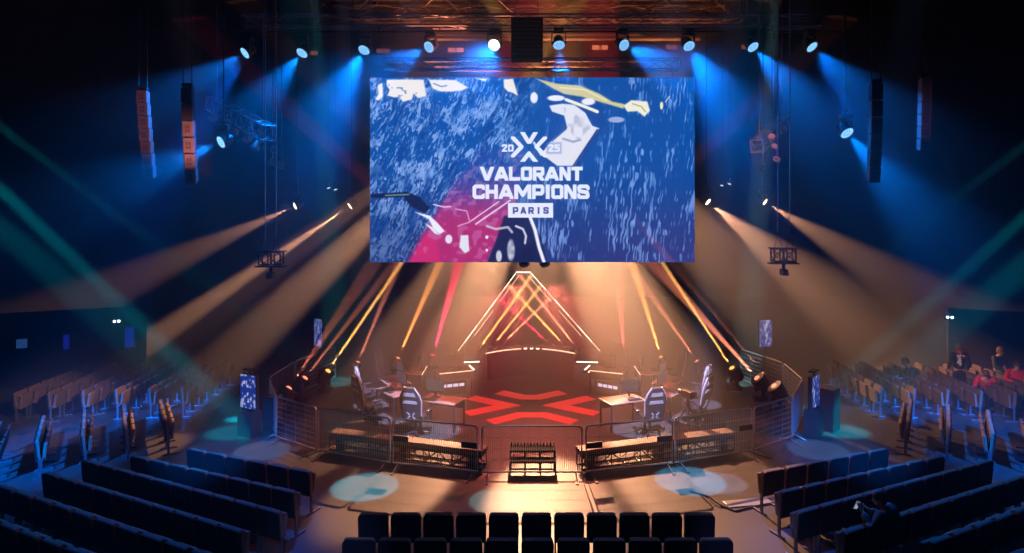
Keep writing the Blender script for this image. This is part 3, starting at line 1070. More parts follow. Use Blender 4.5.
# curved counter
ct = thing('curved_counter', 'dark curved presenter counter with lit top edge before the triangle', 'counter', (AX, 22.8, 0))
NA = 28
xs_ = [(-1.45 + 2.9 * k / NA) for k in range(NA + 1)]
arc = [(x, -.75 * (x / 1.45) ** 2) for x in xs_]
b = MB()
vs_, fs_ = [], []
for x, y in arc:
    vs_ += [(x, y, .02), (x, y, .92), (x, y + .4, .92), (x, y + .4, .02)]
for k in range(NA):
    i, j = 4 * k, 4 * k + 4
    fs_ += [(i, j, j + 1, i + 1), (i + 1, j + 1, j + 2, i + 2), (i + 2, j + 2, j + 3, i + 3), (i + 3, j + 3, j, i)]
fs_ += [(0, 1, 2, 3), (4 * NA + 3, 4 * NA + 2, 4 * NA + 1, 4 * NA)]
b.add(vs_, fs_)
M['counter'] = mat('dark_lacquer', (.025, .012, .014), .25)
b.build('body', M['counter'], ct, True)
tp = MB()
vs_, fs_ = [], []
for x, y in arc:
    vs_ += [(x * 1.03, y - .06, .92), (x * 1.03, y - .06, .965), (x * 1.03, y + .46, .965), (x * 1.03, y + .46, .92)]
for k in range(NA):
    i, j = 4 * k, 4 * k + 4
    fs_ += [(i, j, j + 1, i + 1), (i + 1, j + 1, j + 2, i + 2), (i + 2, j + 2, j + 3, i + 3), (i + 3, j + 3, j, i)]
fs_ += [(0, 1, 2, 3), (4 * NA + 3, 4 * NA + 2, 4 * NA + 1, 4 * NA)]
tp.add(vs_, fs_)
tp.build('counter_top', M['counter'], ct, True)
for k0, k1, mm in ((0, 11, 'led_strip'), (12, 13, 'led_strip_hot'), (14, 15, 'led_strip_hot'), (16, 17, 'led_strip_hot'), (18, 28, 'led_strip')):
    MB().path([(arc[k][0] * 1.03, arc[k][1] - .075, .95) for k in range(k0, k1 + 1)], .018, 6).build('led_strip', M[mm], ct)

# ------------------------------------------------------------------ player pods
M['desk'] = mat('desk_top', (.16, .09, .07), .35)
M['screen_white'] = mat('monitor_light', (.05, .05, .05), .3, emit=(.55, .60, .95), estr=.05)
M['floor_white'] = mat('pale_floor_light', (.05, .05, .05), .3, emit=(.70, .66, .9), estr=1.0)
M['chair_shell'] = mat('chair_leather', (.018, .018, .022), .35)
M['chair_white'] = mat('chair_white_trim', (.17, .17, .20), .4)


def make_desk(label, loc_, rz, group):
    t = thing('player_desk', label, 'desk', loc_, rz, group)
    MB().box((0, 0, .735), (1.08, .64, .03), bev=.006).build('desk_top', M['desk'], t)
    for sx in (-1, 1):
        for sy in (-1, 1):
            MB().box((sx * .51, sy * .29, .36), (.04, .04, .72)).build('leg', M['black_metal'], t)
    MB().box((0, .27, .60), (.98, .02, .24)).build('modesty_panel', M['black_plastic'], t)
    MB().box((0, .325, .735), (1.08, .012, .02)).build('led_edge', M['led_strip'], t)
    return t


def make_monitor(label, loc_, rz, group):
    t = thing('monitor', label, 'monitor', loc_, rz, group)
    MB().box((0, 0, .33), (.56, .03, .34), bev=.008).build('casing', M['black_plastic'], t)
    MB().box((0, -.017, .335), (.53, .004, .30)).build('display', M['screen_white'], t)
    MB().box((0, .03, .12), (.04, .03, .22)).box((0, .02, .008), (.24, .18, .016), bev=.005).build('stand', M['black_plastic'], t)
    return t


def make_keyboard(label, loc_, rz, group):
    t = thing('keyboard', label, 'keyboard', loc_, rz, group)
    MB().box((0, 0, .012), (.38, .14, .022), bev=.006).build('case', M['black_plastic'], t)
    k = MB()
    for r_ in range(4):
        for c_ in range(11):
            k.box((-.165 + c_ * .033, -.045 + r_ * .03, .026), (.026, .024, .008))
    k.build('keys', M['head'], t)
    return t


GC = {}


def make_gaming_chair(label, loc_, rz, group):
    """front is +Y"""
    t = thing('gaming_chair', label, 'chair', loc_, rz, group)

    def part(name, mb, m, par=t, smooth=True, key2=0):
        key = name + m.name + str(len(mb.v)) + '_%d' % key2
        if key in GC:
            o = bpy.data.objects.new(name, GC[key])
            COL.objects.link(o)
            o.parent = par
            return o
        o = mb.build(name, m, par, smooth)
        GC[key] = o.data
        return o
    # backrest: a shaped shell with shoulder wings
    prof = [(-.17, .0), (-.25, .12), (-.27, .35), (-.29, .52), (-.25, .66), (-.17, .80), (-.12, .88), (.12, .88), (.17, .80), (.25, .66), (.29, .52), (.27, .35), (.25, .12), (.17, 0)]
    tilt = Matrix.Translation((0, -.22, .48)) @ Matrix.Rotation(R(12), 4, 'X') @ Matrix.Rotation(R(90), 4, 'X')
    br = part('backrest', MB().prism(prof, -.05, .05, tilt), M['chair_shell'], smooth=False)
    sp = MB()
    for z0, z1, w0 in ((.66, .76, .17), (.46, .54, .20)):
        sp.prism([(-w0, z0), (w0, z0), (w0 * .85, z1), (-w0 * .85, z1)], .052, .064, tilt)
    part('back_stripe', sp, M['chair_white'], br, False)
    cr = MB()
    for s in (-1, 1):
        cr.prism([(s * .02, .10), (s * .09, .03), (s * .12, .05), (s * .05, .13)], .052, .060, tilt)
        cr.prism([(s * .02, .16), (s * .09, .23), (s * .12, .21), (s * .05, .13)], .052, .060, tilt)
    part('back_emblem', cr, M['chair_white'], br, False)
    ed = MB()
    for s in (-1, 1):
        ed.path([tilt @ Vector((s * x, y, 0)) for x, y in ((.26, .12), (.28, .35), (.30, .52), (.26, .66), (.18, .80), (.13, .885))], .022, 6)
    part('side_trim', ed, M['chair_white'], br)
    part('seat', MB().box((0, .03, .46), (.52, .52, .11), bev=.04).box((-.25, .03, .50), (.08, .48, .12), bev=.03).box((.25, .03, .50), (.08, .48, .12), bev=.03), M['chair_shell'], smooth=False)
    for s in (-1, 1):
        part('armrest', MB().box((s * .34, .05, .68), (.09, .28, .035), bev=.012).box((s * .34, .02, .56), (.04, .06, .22)), M['chair_shell'], smooth=False, key2=s)
    part('gas_lift', MB().tube((0, 0, .10), (0, 0, .41), .03, 10), M['dark_steel'])
    bs = MB()
    for k in range(5):
        cs = MB()
        a = 2 * PI * k / 5 + .3
        bs.tube((0, 0, .12), (math.cos(a) * .32, math.sin(a) * .32, .085), .035, 6, .022)
        cs.tube((math.cos(a) * .32 - .02 * math.sin(a), math.sin(a) * .32 + .02 * math.cos(a), .031), (math.cos(a) * .32 + .02 * math.sin(a), math.sin(a) * .32 - .02 * math.cos(a), .031), .03, 10)
        cs.tube((math.cos(a) * .32, math.sin(a) * .32, .05), (math.cos(a) * .32, math.sin(a) * .32, .09), .012, 6)
        part('caster', cs, M['black_plastic'], key2=k)
    part('star_base', bs, M['black_metal'])
    return t


# the five seats of a team stand in a C, its open side to the middle of the stage: chair x, y (relative to the centre line), desk x, y, facing
POD = [(-3.02, 16.92, -2.85, 17.55, 20), (-4.45, 17.85, -3.95, 18.25, 62), (-4.75, 19.0, -4.1, 19.4, -98 + 180 + 14), (-4.45, 20.6, -3.85, 20.6, 130), (-2.75, 21.4, -2.5, 20.8, 158)]
seatname = ['nearest the camera, back turned to us', 'at the near outer corner', 'at the outer middle', 'at the far outer corner', 'farthest back beside the stage middle']
for side, sn in ((1, 'left'), (-1, 'right')):
    for i, (cx, cy_, dx, dy, face) in enumerate(POD):
        # facing angle measured so that 0 looks to +Y, positive turns toward the stage middle
        fv = Vector((dx - cx, dy - cy_))
        rz = math.atan2(-fv.x * side, fv.y)
        c_loc = (AX + side * cx, cy_, 0)
        make_gaming_chair('black and white gaming chair of the %s team, %s' % (sn, seatname[i]), c_loc, rz, 'gaming chairs of the player pods')
        u = fv.normalized()
        dcen = Vector((cx, cy_)) + u * .78
        d_loc = (AX + side * dcen.x, dcen.y, 0)
        if i == 0:
            rz = -R(23) * side
            d_loc = (AX + side * (-2.42), 17.55, 0)
        make_desk('dark %s team desk with glowing rear edge, %s' % (sn, seatname[i].replace(', back turned to us', '')), d_loc, rz, 'player desks')
        rot = Matrix.Rotation(rz, 3, 'Z')
        sc_ = .12 if i else -.05
        mp = Vector(d_loc) + rot @ Vector((0.25 * (-side) if i == 0 else 0, sc_ + .10, .75))
        make_monitor('black monitor on the %s team desk, %s' % (sn, seatname[i].replace(', back turned to us', '')), mp, rz, 'player monitors')
        kp = Vector(d_loc) + rot @ Vector((0.25 * (-side) if i == 0 else 0, -.2, .75))
        make_keyboard('keyboard on the %s team desk, %s' % (sn, seatname[i].replace(', back turned to us', '')), kp, rz, 'player keyboards')

# LED bars lying low behind the pods
for px0, py0, px1, py1, lab in ((440, 386, 464, 383.5, 'pale lit floor panel right of the left team desks'), (599, 384, 619, 387.5, 'pale lit floor panel left of the right team desks')):
    a_, b_ = ground(px0, py0, .3), ground(px1, py1, .3)
    t = thing('floor_light', lab, 'light', (a_ + b_) / 2 - Vector((0, 0, .3)), math.atan2((b_ - a_).y, (b_ - a_).x))
    L = (b_ - a_).length
    MB().box((0, 0, .2), (L + .06, .16, .39), bev=.01).build('casing', M['black_plastic'], t)
    l = MB()
    for k in range(4):
        l.box((-L / 2 + (k + .5) * L / 4, -.084, .3), (L / 4 * .82, .012, .09))
    l.build('light_strip', M['floor_white'], t)
for px0, py0, px1, py1, lab in ((461, 362, 480, 361.2, 'warm LED bar at the foot of the triangle, left'), (576, 361.5, 600, 362, 'warm LED bar at the foot of the triangle, right'),
                                (454, 373, 472, 371.7, 'low warm LED bar left of the counter, front one'), (588, 371.5, 606, 373, 'low warm LED bar right of the counter, front one'),
                                (470, 365, 475, 369.5, 'short slanting LED bar left of the counter'), (584, 369.5, 589, 365, 'short slanting LED bar right of the counter')):
    a_, b_ = ground(px0, py0, .12), ground(px1, py1, .12)
    t = thing('led_bar', lab, 'light', (a_ + b_) / 2 - Vector((0, 0, .12)), math.atan2((b_ - a_).y, (b_ - a_).x))
    L = (b_ - a_).length
    MB().box((0, 0, .05), (L, .10, .095), bev=.01).build('housing', M['black_metal'], t)
    MB().tube((-L / 2 + .02, -.03, .11), (L / 2 - .02, -.03, .11), .022, 6).build('led_tube', M['led_strip_hot'], t)

# floor heads and triangle heads
FN = ['behind the left pod, magenta beam', 'behind the left pod, orange beam', 'behind the left pod, short salmon beam', 'left of the pod, long golden beam',
      'at the left barrier, inner of two salmon beams', 'at the left barrier, outer of two salmon beams', 'behind the right pod, red beam', 'behind the right pod, orange beam',
      'behind the right pod, short salmon beam', 'right of the pod, long golden beam', 'at the right barrier, wide salmon beam', 'at the right barrier, outermost pink beam']
for (p, d), nm, fh in zip(FHEAD, FN, FLOORHEADS):
    make_head('moving_head', 'floor moving head ' + nm, 'stage light', p, d, lens_mat(fh[4], 2.2), False, 1.15 if p.z > .7 else .80, 'moving heads on the stage floor')
for o in [o for o in bpy.data.objects if o.name.startswith('moving_head') and o.location.z < 2]:
    for h_ in o.children:
        for l_ in h_.children:
            l_.scale = (.5, .5, 1)          # narrow beam lenses, smaller than the head's front
TN = ['golden beam, outermost left', 'yellow beam, middle of the left three', 'salmon beam, innermost left', 'magenta beam, innermost right', 'yellow beam, middle of the right three', 'salmon beam, outermost right']
for (p, d), nm, th in zip(THEAD, TN, TRI):
    q = p.copy()
    t = make_head('beam_head', 'small beam head behind the counter, ' + nm, 'stage light', p, d, lens_mat(th[4], 2.9), False, .45, 'beam heads under the triangle')
    MB().box((0, 0, (-q.z / .45 - .51) / 2), (.5, .5, q.z / .45 - .51)).build('riser', M['black_metal'], t)
# ------------------------------------------------------------------ crowd barriers around the stage
def make_barrier(label, a, b, style='mesh', plate_end=None, group='crowd barriers around the stage'):
    a, b = Vector((a[0], a[1], 0)), Vector((b[0], b[1], 0))
    t = thing('crowd_barrier', label, 'barrier', a, math.atan2((b - a).y, (b - a).x), group)
    L = (b - a).length
    h, z0, rr = 1.13, .13, .09
    e = .035
    pts = [(e, z0), (L - e, z0)]
    for k in range(5):
        an = PI / 2 * k / 4
        pts.append((L - e - rr + rr * math.cos(an), h - rr + rr * math.sin(an)))
    for k in range(5):
        an = PI / 2 + PI / 2 * k / 4
        pts.append((e + rr + rr * math.cos(an), h - rr + rr * math.sin(an)))
    MB().path([(x, 0, z) for x, z in pts], .021, 8, closed=True).build('frame', M['steel'], t, True)
    w = MB()
    if style == 'mesh':
        n = max(6, int(L / .048))
        for k in range(1, n):
            x = e + (L - 2 * e) * k / n
            w.tube((x, 0, z0), (x, 0, h), .0045, 4, caps=False)
        for z in (.38, .63, .88):
            w.tube((e, .008, z), (L - e, .008, z), .004, 4, caps=False)
    else:
        for k in range(1, 8):
            z = z0 + (h - z0) * k / 8
            w.tube((e, 0, z), (L - e, 0, z), .007, 5, caps=False)
        for k in range(1, 4):
            w.tube((e + (L - 2 * e) * k / 4, .008, z0), (e + (L - 2 * e) * k / 4, .008, h), .005, 4, caps=False)
    w.build('wire_mesh' if style == 'mesh' else 'crossbars', M['steel'], t)
    for x in (.16, L - .16):
        f = MB().box((x, 0, .012), (.06, .72, .018))
        f.tube((x, -.30, .02), (x, -.012, z0), .014, 6).tube((x, .30, .02), (x, .012, z0), .014, 6)
        f.build('foot', M['dark_steel'], t)
    if plate_end is not None:
        for x in plate_end:
            px = .22 if x == 0 else L - .22
            MB().box((px, .0, .69), (.36, .05, .13), bev=.006).build('plate', M['black_plastic'], t)


F = [(-.91, 14.3), (1.34, 14.3)]
ringL = [(-.94, 14.32), (-2.95, 14.82), (-4.88, 15.58), (-6.2, 16.5), (-7.05, 18.3), (-7.0, 20.2), (-6.3, 22.2)]
make_barrier('centre crowd barrier of steel mesh, straight across the front of the stage', F[0], F[1])
names = ['first mesh barrier left of the centre one, before the left truss', 'second mesh barrier left of the centre, outer half of left truss', 'left barrier with horizontal bars before the floor heads',
         'left side barrier seen nearly edge-on beside the LED screen', 'left side barrier farther back, behind the floor heads', 'rear left barrier with a thin glowing rail']
for k in range(6):
    make_barrier(names[k], ringL[k], ringL[k + 1], 'mesh' if k in (0, 1, 3) else 'bars', {0: (0, 1), 1: ()}.get(k))
names = ['first mesh barrier right of the centre one, before the right truss', 'second mesh barrier right of the centre, behind the tripod camera', 'right barrier with horizontal bars before the floor heads',
         'right side barrier seen nearly edge-on beside the LED screen', 'right side barrier farther back with a lit angled top rail', 'rear right barrier behind the outer floor heads']
ringR = [(1.37, 14.32), (3.43, 14.82), (5.50, 15.58), (6.82, 16.5), (7.75, 18.1), (7.95, 19.9), (7.3, 21.9)]
for k in range(6):
    make_barrier(names[k], ringR[k], ringR[k + 1], 'mesh' if k in (0, 1, 3) else 'bars', {0: (0, 1), 1: (1,)}.get(k))


# ground trusses with a plank on top, and the stepped bench between them
def ground_truss(label, a, b):
    a, b = Vector((a[0], a[1], 0)), Vector((b[0], b[1], 0))
    t = thing('ground_truss', label, 'truss', a, math.atan2((b - a).y, (b - a).x))
    L = (b - a).length
    m = MB()
    for y in (-.15, .15):
        for z in (.03, .31):
            m.tube((0, y, z), (L, y, z), .025, 6)
        n = round(L / .36)
        for k in range(n + 1):
            x = L * k / n
            m.tube((x, y, .03), (x, y, .31), .014, 5)
            if k < n:
                x2 = L * (k + 1) / n
                m.tube((x, y, .03 if k % 2 else .31), (x2, y, .31 if k % 2 else .03), .012, 5)
    for k in range(round(L / .36) + 1):
        x = L * k / round(L / .36)
        m.tube((x, -.15, .03), (x, .15, .03), .012, 5).tube((x, -.15, .31), (x, .15, .31), .012, 5)
    m.build('lattice', M['black_metal'], t)
    MB().box((L / 2, .03, .39), (L + .04, .34, .10), bev=.01).build('plank', M['rust_wood'], t)
    r_ = MB()
    r_.box((L / 2, -.17, .345), (L, .03, .03))
    r_.build('front_rail', M['black_metal'], t)
    for x in (.25, L / 2, L - .25):
        MB().box((x, 0, .17), (.16, .28, .24), bev=.01).build('ballast_block', M['black_plastic'], t)
    cb = MB()
    pts = [(.1 + (L - .2) * k / 24, -.24 + .03 * math.sin(k * 2.1), .018) for k in range(25)]
    cb.path(pts, .014, 5)
    cb.build('cable', M['black_plastic'], t)


ground_truss('black truss with a plank on top lying behind the left front barriers', (-4.62, 16.02), (-.86, 14.82))
ground_truss('black truss with a plank on top lying behind the right front barriers', (1.30, 14.82), (5.10, 16.02))
M['matt_black'] = mat('matt_black_paint', (.008, .008, .009), .8, spec=.15)
t = thing('step_bench', 'black two-level step bench behind the centre barrier', 'bench', (.24, 14.72, 0))
MB().box((0, .17, .40), (1.04, .26, .05), bev=.008).build('upper_tread', M['matt_black'], t)
MB().box((0, -.13, .27), (1.04, .26, .05), bev=.008).build('lower_tread', M['matt_black'], t)
for sx in (-.50, -.17, .17, .50):
    MB().box((sx, .17, .19), (.04, .22, .38)).box((sx, -.13, .12), (.04, .2, .25)).build('leg', M['matt_black'], t)
MB().box((0, -.2, .10), (1.0, .03, .03)).build('crossbar', M['matt_black'], t)
sl = MB()
for k in range(14):
    sl.box((-.48 + k * .074, .295, .46), (.03, .015, .09))
sl.box((0, .295, .43), (1.0, .016, .02)).build('rear_comb', M['matt_black'], t)

# low floor monitors and the tripod camera
def wedge(label, x, y, rz):
    t = thing('floor_monitor', label, 'loudspeaker', (x, y, 0), rz)
    P = [(-.22, 0), (.22, 0), (.22, .12), (-.05, .36), (-.22, .36)]
    MB().prism(P, -.28, .28, Matrix.Rotation(R(90), 4, 'Z') @ Matrix.Rotation(R(90), 4, 'X')).build('cabinet', M['black_plastic'], t)
    g = MB().box((0, .086, .245), (.50, .34, .012), (-R(41.5), 0, 0))
    g.build('grille', M['head'], t)


wedge('dark wedge loudspeaker on the floor behind the left truss end', -4.3, 16.75, R(200))
wedge('dark wedge loudspeaker on the floor behind the right truss end', 4.95, 16.85, R(160))

t = thing('tripod_camera', 'video camera on a tripod behind the right front barrier', 'camera', (4.28, 16.9, 0))
for k in range(3):
    a = 2 * PI * k / 3 + .5
    MB().tube((0, 0, .82), (math.cos(a) * .42, math.sin(a) * .42, .012), .022, 7, .013).build('leg', M['black_metal'], t)
MB().lathe([(.05, .80), (.05, .88), (.03, .90), (.03, .98), (.0, .98)], n=12).build('tripod_head', M['black_metal'], t)
MB().box((0, .0, 1.07), (.17, .36, .18), (0, 0, .5), bev=.015).lathe([(.06, 0), (.07, .14), (.055, .16), (.0, .10)], (-.08, .15, 1.07), (-.48, .88, 0), 14).build('camera_body', M['black_plastic'], t)
MB().tube((.05, -.1, .92), (.25, -.42, .80), .012, 6).build('pan_handle', M['black_metal'], t)
MB().box((.16, -.10, 1.10), (.10, .02, .08), (0, 0, .5)).build('viewfinder', M['rust_wood'], t)

# LED pillars: tall displays on black stands
def led_pillar(label, x, y, rz, z0, z1, wdt, seed, base='box', hat=True):
    t = thing('led_pillar', label, 'screen', (x, y, 0), rz)
    if base == 'box':
        MB().box((0, 0, (z0 - .02) / 2), (wdt * .85, .34, z0 - .02), bev=.015).build('base', M['black_plastic'], t)
    else:
        MB().tube((0, 0, .03), (0, 0, z0 + .1), .03, 8).lathe([(.3, 0), (.3, .03), (.05, .05), (.0, .05)], n=16).build('stand', M['black_metal'], t)
    MB().box((0, 0, (z0 + z1) / 2), (wdt, .10, z1 - z0), bev=.01).build('casing', M['black_plastic'], t)
    h, w_ = 40, 24
    uu, vv = np.meshgrid(np.arange(w_) / w_, np.arange(h) / h)
    n = vnoise(uu * 9 + vv * 3 + 3 * seed, vv * 9 + seed * 7, 31 + seed) * .6 + vnoise(uu * 18, vv * 14, 41 + seed) * .4
    c = rgb(28, 52, 150)[None, None] + (rgb(205, 210, 245) - rgb(28, 52, 150))[None, None] * (sstep(.52, .66, n) * (1 - .5 * np.abs(uu - .5)))[..., None]
    lin = np.where(c <= .04045, c / 12.92, ((c + .055) / 1.055) ** 2.4)
    cell_mesh('display', lin, (-wdt / 2 + .02, -.054, z1 - .02), (wdt - .04, 0, 0), (0, 0, -(z1 - z0) + .04), M['pillar'], t)
    if hat:
        MB().tube((0, 0, z1 - .01), (0, 0, z1 + .10), .02, 8).box((0, 0, z1 + .11), (.34, .16, .04), bev=.01).build('top_lamp', M['black_metal'], t)


M['pillar'] = display_material('pillar_light', .75)
led_pillar('tall LED pillar showing blue artwork at the front left stage corner', -7.05, 16.95, R(-28), .68, 1.58, .60, 1)
led_pillar('tall LED pillar showing blue artwork at the front right stage corner', 7.55, 16.95, R(48), .72, 1.55, .58, 2)
led_pillar('small LED display on a pole behind the left barrier, farther back', -7.3, 23.6, R(-40), .82, 1.84, .52, 3, 'pole', False)
led_pillar('small LED display on a pole behind the right barrier, farther back', 8.75, 23.6, R(18), .82, 1.80, .56, 4, 'pole', False)
t = thing('floor_speaker', 'black loudspeaker cabinet on the floor right of the front right LED pillar', 'loudspeaker', (8.15, 17.4, 0), R(40))
MB().box((0, 0, .55), (.42, .42, 1.10), bev=.02).build('cabinet', M['black_plastic'], t)
MB().box((0, -.214, .62), (.36, .012, .84)).build('grille', M['head'], t)
t = thing('floor_speaker', 'black loudspeaker cabinet on the floor behind the front left LED pillar', 'loudspeaker', (-6.60, 17.35, 0), R(-20))
MB().box((0, 0, .45), (.36, .36, .90), bev=.02).build('cabinet', M['black_plastic'], t)
MB().box((0, -.184, .5), (.30, .012, .66)).build('grille', M['head'], t)

# cable runs across the hall floor on the right
def floor_cable(label, pts):
    m = MB()
    P = [ground(x, y, .015) for x, y in pts]
    Q = []
    for i in range(len(P) - 1):
        for k in range(4):
            Q.append(P[i].lerp(P[i + 1], k / 4))
    Q.append(P[-1])
    o = m.path(Q, .016, 6).build('floor_cable', M['black_plastic'])
    tag(o, label, 'cable')


floor_cable('dark cable running over the floor before the front right block', [(690, 491), (708, 496), (722, 506), (735, 511), (760, 505), (790, 500)])
floor_cable('dark cable on the floor from the right barrier to the blocks', [(752, 455), (770, 470), (790, 480)])
t = thing('floor_plate', 'pale cover plate on the floor before the front right block', 'plate', ground(748, 503), R(10))
MB().box((0, 0, .01), (.95, .28, .018), bev=.006).build('cover', M['steel'], t)

# low dark partitions behind the rear side seats, with emergency lamps and blue lit door panes
M['eled'] = mat('emergency_lamp', (.3, .3, .3), .4, emit=(.55, .85, 1.0), estr=9)
M['bluewin'] = mat('blue_lit_glass', (.01, .01, .03), .3, emit=(.006, .02, .35), estr=.55)
M['bluewin2'] = mat('pale_blue_lit_glass', (.01, .01, .03), .3, emit=(.03, .10, .35), estr=.5)
WA = math.atan2(4.3, 10.4)


def on_partition(side, x):
    # point on the partition's stage-side face at horizontal position x (left side, mirrored for the right)
    f_ = (x + 22.0) / 10.4
    p = Vector((-22.0 + 10.4 * f_, 19.2 + 4.3 * f_, 0)) + Vector((math.sin(WA), -math.cos(WA), 0)) * .16
    return p if side < 0 else Vector((2 * AX - p.x, p.y, 0))


for side, nm in ((-1, 'wall_left_low'), (1, 'wall_right_low')):
    a_ = Vector((-22.0, 19.2, 0)) if side < 0 else Vector((2 * AX + 22.0, 19.2, 0))
    w_ = 9.6 if side < 0 else 8.6
    o = MB().box((w_ / 2 * (1 if side < 0 else -1), 0, 1.2), (w_, .25, 2.4)).build(nm, M['wall'])
    o.location = a_
    o.rotation_euler = (0, 0, WA if side < 0 else -WA)
    tag(o, kind='structure')


def px_on_partition(px, side):
    # the horizontal place on the partition that the eye sees at pixel column px
    lo, hi = -22.0, -11.6
    for _ in range(40):
        m = (lo + hi) / 2
        p = on_partition(side, m)
        q = VX + FPX * p.x / p.y
        if (q < px) == (side < 0):
            lo = m
        else:
            hi = m
    return on_partition(side, m)


for px, py, side, lab in ((117, 321, -1, 'twin white emergency lamp on the dark wall, left side'), (949.5, 317, 1, 'twin white emergency lamp on the dark wall, right side')):
    p = px_on_partition(px, side)
    p.z = EYE - (py - VY) * p.y / FPX
    t = thing('emergency_lamp', lab, 'lamp', p, WA if side < 0 else -WA)
    MB().box((0, 0, -.02), (.34, .09, .16), bev=.02).build('housing', M['black_plastic'], t)
    for s in (-1, 1):
        MB().lathe([(.035, 0), (.04, .03), (.02, .045), (.0, .045)], (s * .065, -.045, 0), (0, -1, 0), 12).build('bulb', M['eled'], t)
for i, (px, py, w_, h_, mm) in enumerate(((22, 343.5, 9, 9, 'bluewin2'), (66.5, 342, 5, 14, 'bluewin'), (129.5, 337, 8, 20, 'bluewin'))):
    p = px_on_partition(px, -1)
    k = p.y / FPX
    p.z = EYE - (py - VY) * k
    t = thing('window_%d' % (i + 1), None, None, p, WA)
    tag(t, kind='structure')
    MB().box((0, .02, 0), (w_ * k + .10, .07, h_ * k + .10)).build('window_frame', M['black_metal'], t)
    MB().box((0, -.02, 0), (w_ * k, .02, h_ * k)).build('window_pane', M[mm], t)
# ------------------------------------------------------------------ audience seats
SEATP = thing('audience_seat', 'seat', 'chair', (0, 0, 0))
bp = [(-.243, .0), (-.25, .15), (-.25, .425), (-.235, .465), (-.20, .48), (.20, .48), (.235, .465), (.25, .425), (.25, .15), (.243, .0)]
TB = Matrix.Translation((0, 0, .355)) @ Matrix.Rotation(R(5), 4, 'X') @ Matrix.Rotation(R(90), 4, 'X')
MB().prism(bp, -.012, .022, TB).build('back_shell', M['seat_shell'], SEATP)
bp2 = [(x * .97, .012 + y * .975) for x, y in bp]
MB().prism(bp2, -.075, -.0125, TB).build('back_pad', M['seat_fabric'], SEATP)
TS = Matrix.Translation((0, .10, .36)) @ Matrix.Rotation(R(84), 4, 'X')
MB().box((0, .195, -.02), (.44, .38, .07), bev=.025).build('seat', M['seat_fabric'], SEATP).matrix_local = TS
for s in (-1, 1):
    l = MB()
    l.box((s * .225, .045, .20), (.035, .05, .40)).box((s * .225, .10, .018), (.05, .34, .034), bev=.006).box((s * .225, .06, .40), (.03, .10, .06))
    l.build('leg', M['dark_steel'], SEATP)
first = [True]


def place_seat(x, y, rz, label, group):
    o = SEATP if first[0] else copy_tree(SEATP)
    first[0] = False
    o.location = (x, y, 0)
    o.rotation_euler = (0, 0, rz)
    o['label'] = label
    o['group'] = group


def row(x0, y0, dx, dy, n, facing, label, group, pitch=.54):
    """x0,y0 at the first seat; the row runs along dx,dy; facing is the direction the sitters look"""
    d = Vector((dx, dy)).normalized()
    rz = math.atan2(-facing[0], facing[1])
    for k in range(n):
        j = random.uniform(-.006, .006)
        place_seat(x0 + d.x * pitch * (k + .5), y0 + d.y * pitch * (k + .5), rz + random.uniform(-.012, .012) + j, label(k), group)


def mirx(x):
    return 2 * AX - x


# centre block: two rows, backs to the camera
for r_, (Y, xl, xr, nm) in enumerate(((10.9, -2.74, 3.22, 'front'), (10.08, -2.78, 3.26, 'second'))):
    n = 11
    row(xl, Y, 1, 0, n, (0, 1), lambda k: 'black seat back, %s from the left, %s row of the centre block' % (ORD[k], nm), 'seats of the centre block', (xr - xl) / n)

# front side blocks, turned toward the stage
ROWS = [((4.60, 12.60), (7.70, 13.80), 6), ((4.60, 11.72), (8.62, 13.42), 8), ((4.58, 10.95), (9.46, 13.2), 10),
        ((5.02, 10.28), (9.9, 12.60), 10), ((6.2, 9.98), (10.3, 11.98), 8), ((6.7, 9.35), (10.6, 11.2), 7)]
ROWL = [((4.60, 12.60), (7.60, 13.80), 6), ((4.60, 11.72), (8.55, 13.42), 8), ((4.58, 10.95), (9.40, 13.2), 10),
        ((4.95, 10.32), (9.75, 12.60), 10), ((5.0, 9.55), (10.2, 12.04), 10), ((5.9, 9.15), (10.6, 11.35), 9)]
for side, sn, RW in ((1, 'right', ROWS), (-1, 'left', ROWL)):
    for r_, (a, b, n) in enumerate(RW):
        dx, dy = b[0] - a[0], b[1] - a[1]
        L = math.hypot(dx, dy)
        f = (-dy / L, dx / L)
        ax_ = a[0] if side == 1 else mirx(a[0])
        row(ax_, a[1], dx * side, dy, n, (f[0] * side, f[1]),
            lambda k: 'black seat, %s from the centre aisle, %s row of the front %s block' % (ORD[k], ORD[r_], sn), 'seats of the front %s block' % sn, L / n)
    # middle blocks, seen along their rows
    for r_ in range(5):
        x0, y0 = 9.15 + .70 * r_, 15.55 - .44 * r_
        row(x0 if side == 1 else mirx(x0 - .15), y0, .54 * side, .84, 4, (-.84 * side, .54),
            lambda k: 'brown seat, %s from the near end, %s row from the stage, middle %s block' % (ORD[k], ORD[r_], sn), 'seats of the middle %s block' % sn, .52)
    # rear blocks beside the stage
    for r_ in range(7 if side == 1 else 6):
        x0, y0 = 10.1 + .86 * r_, 18.3 - .10 * r_
        row(x0 if side == 1 else mirx(x0), y0, 0.03 * side, 1, 6, (-1 * side, .10),
            lambda k: 'brown seat, %s from the near end, %s row from the stage, rear %s block' % (ORD[k], ORD[r_], sn), 'seats of the rear %s block' % sn, .55)
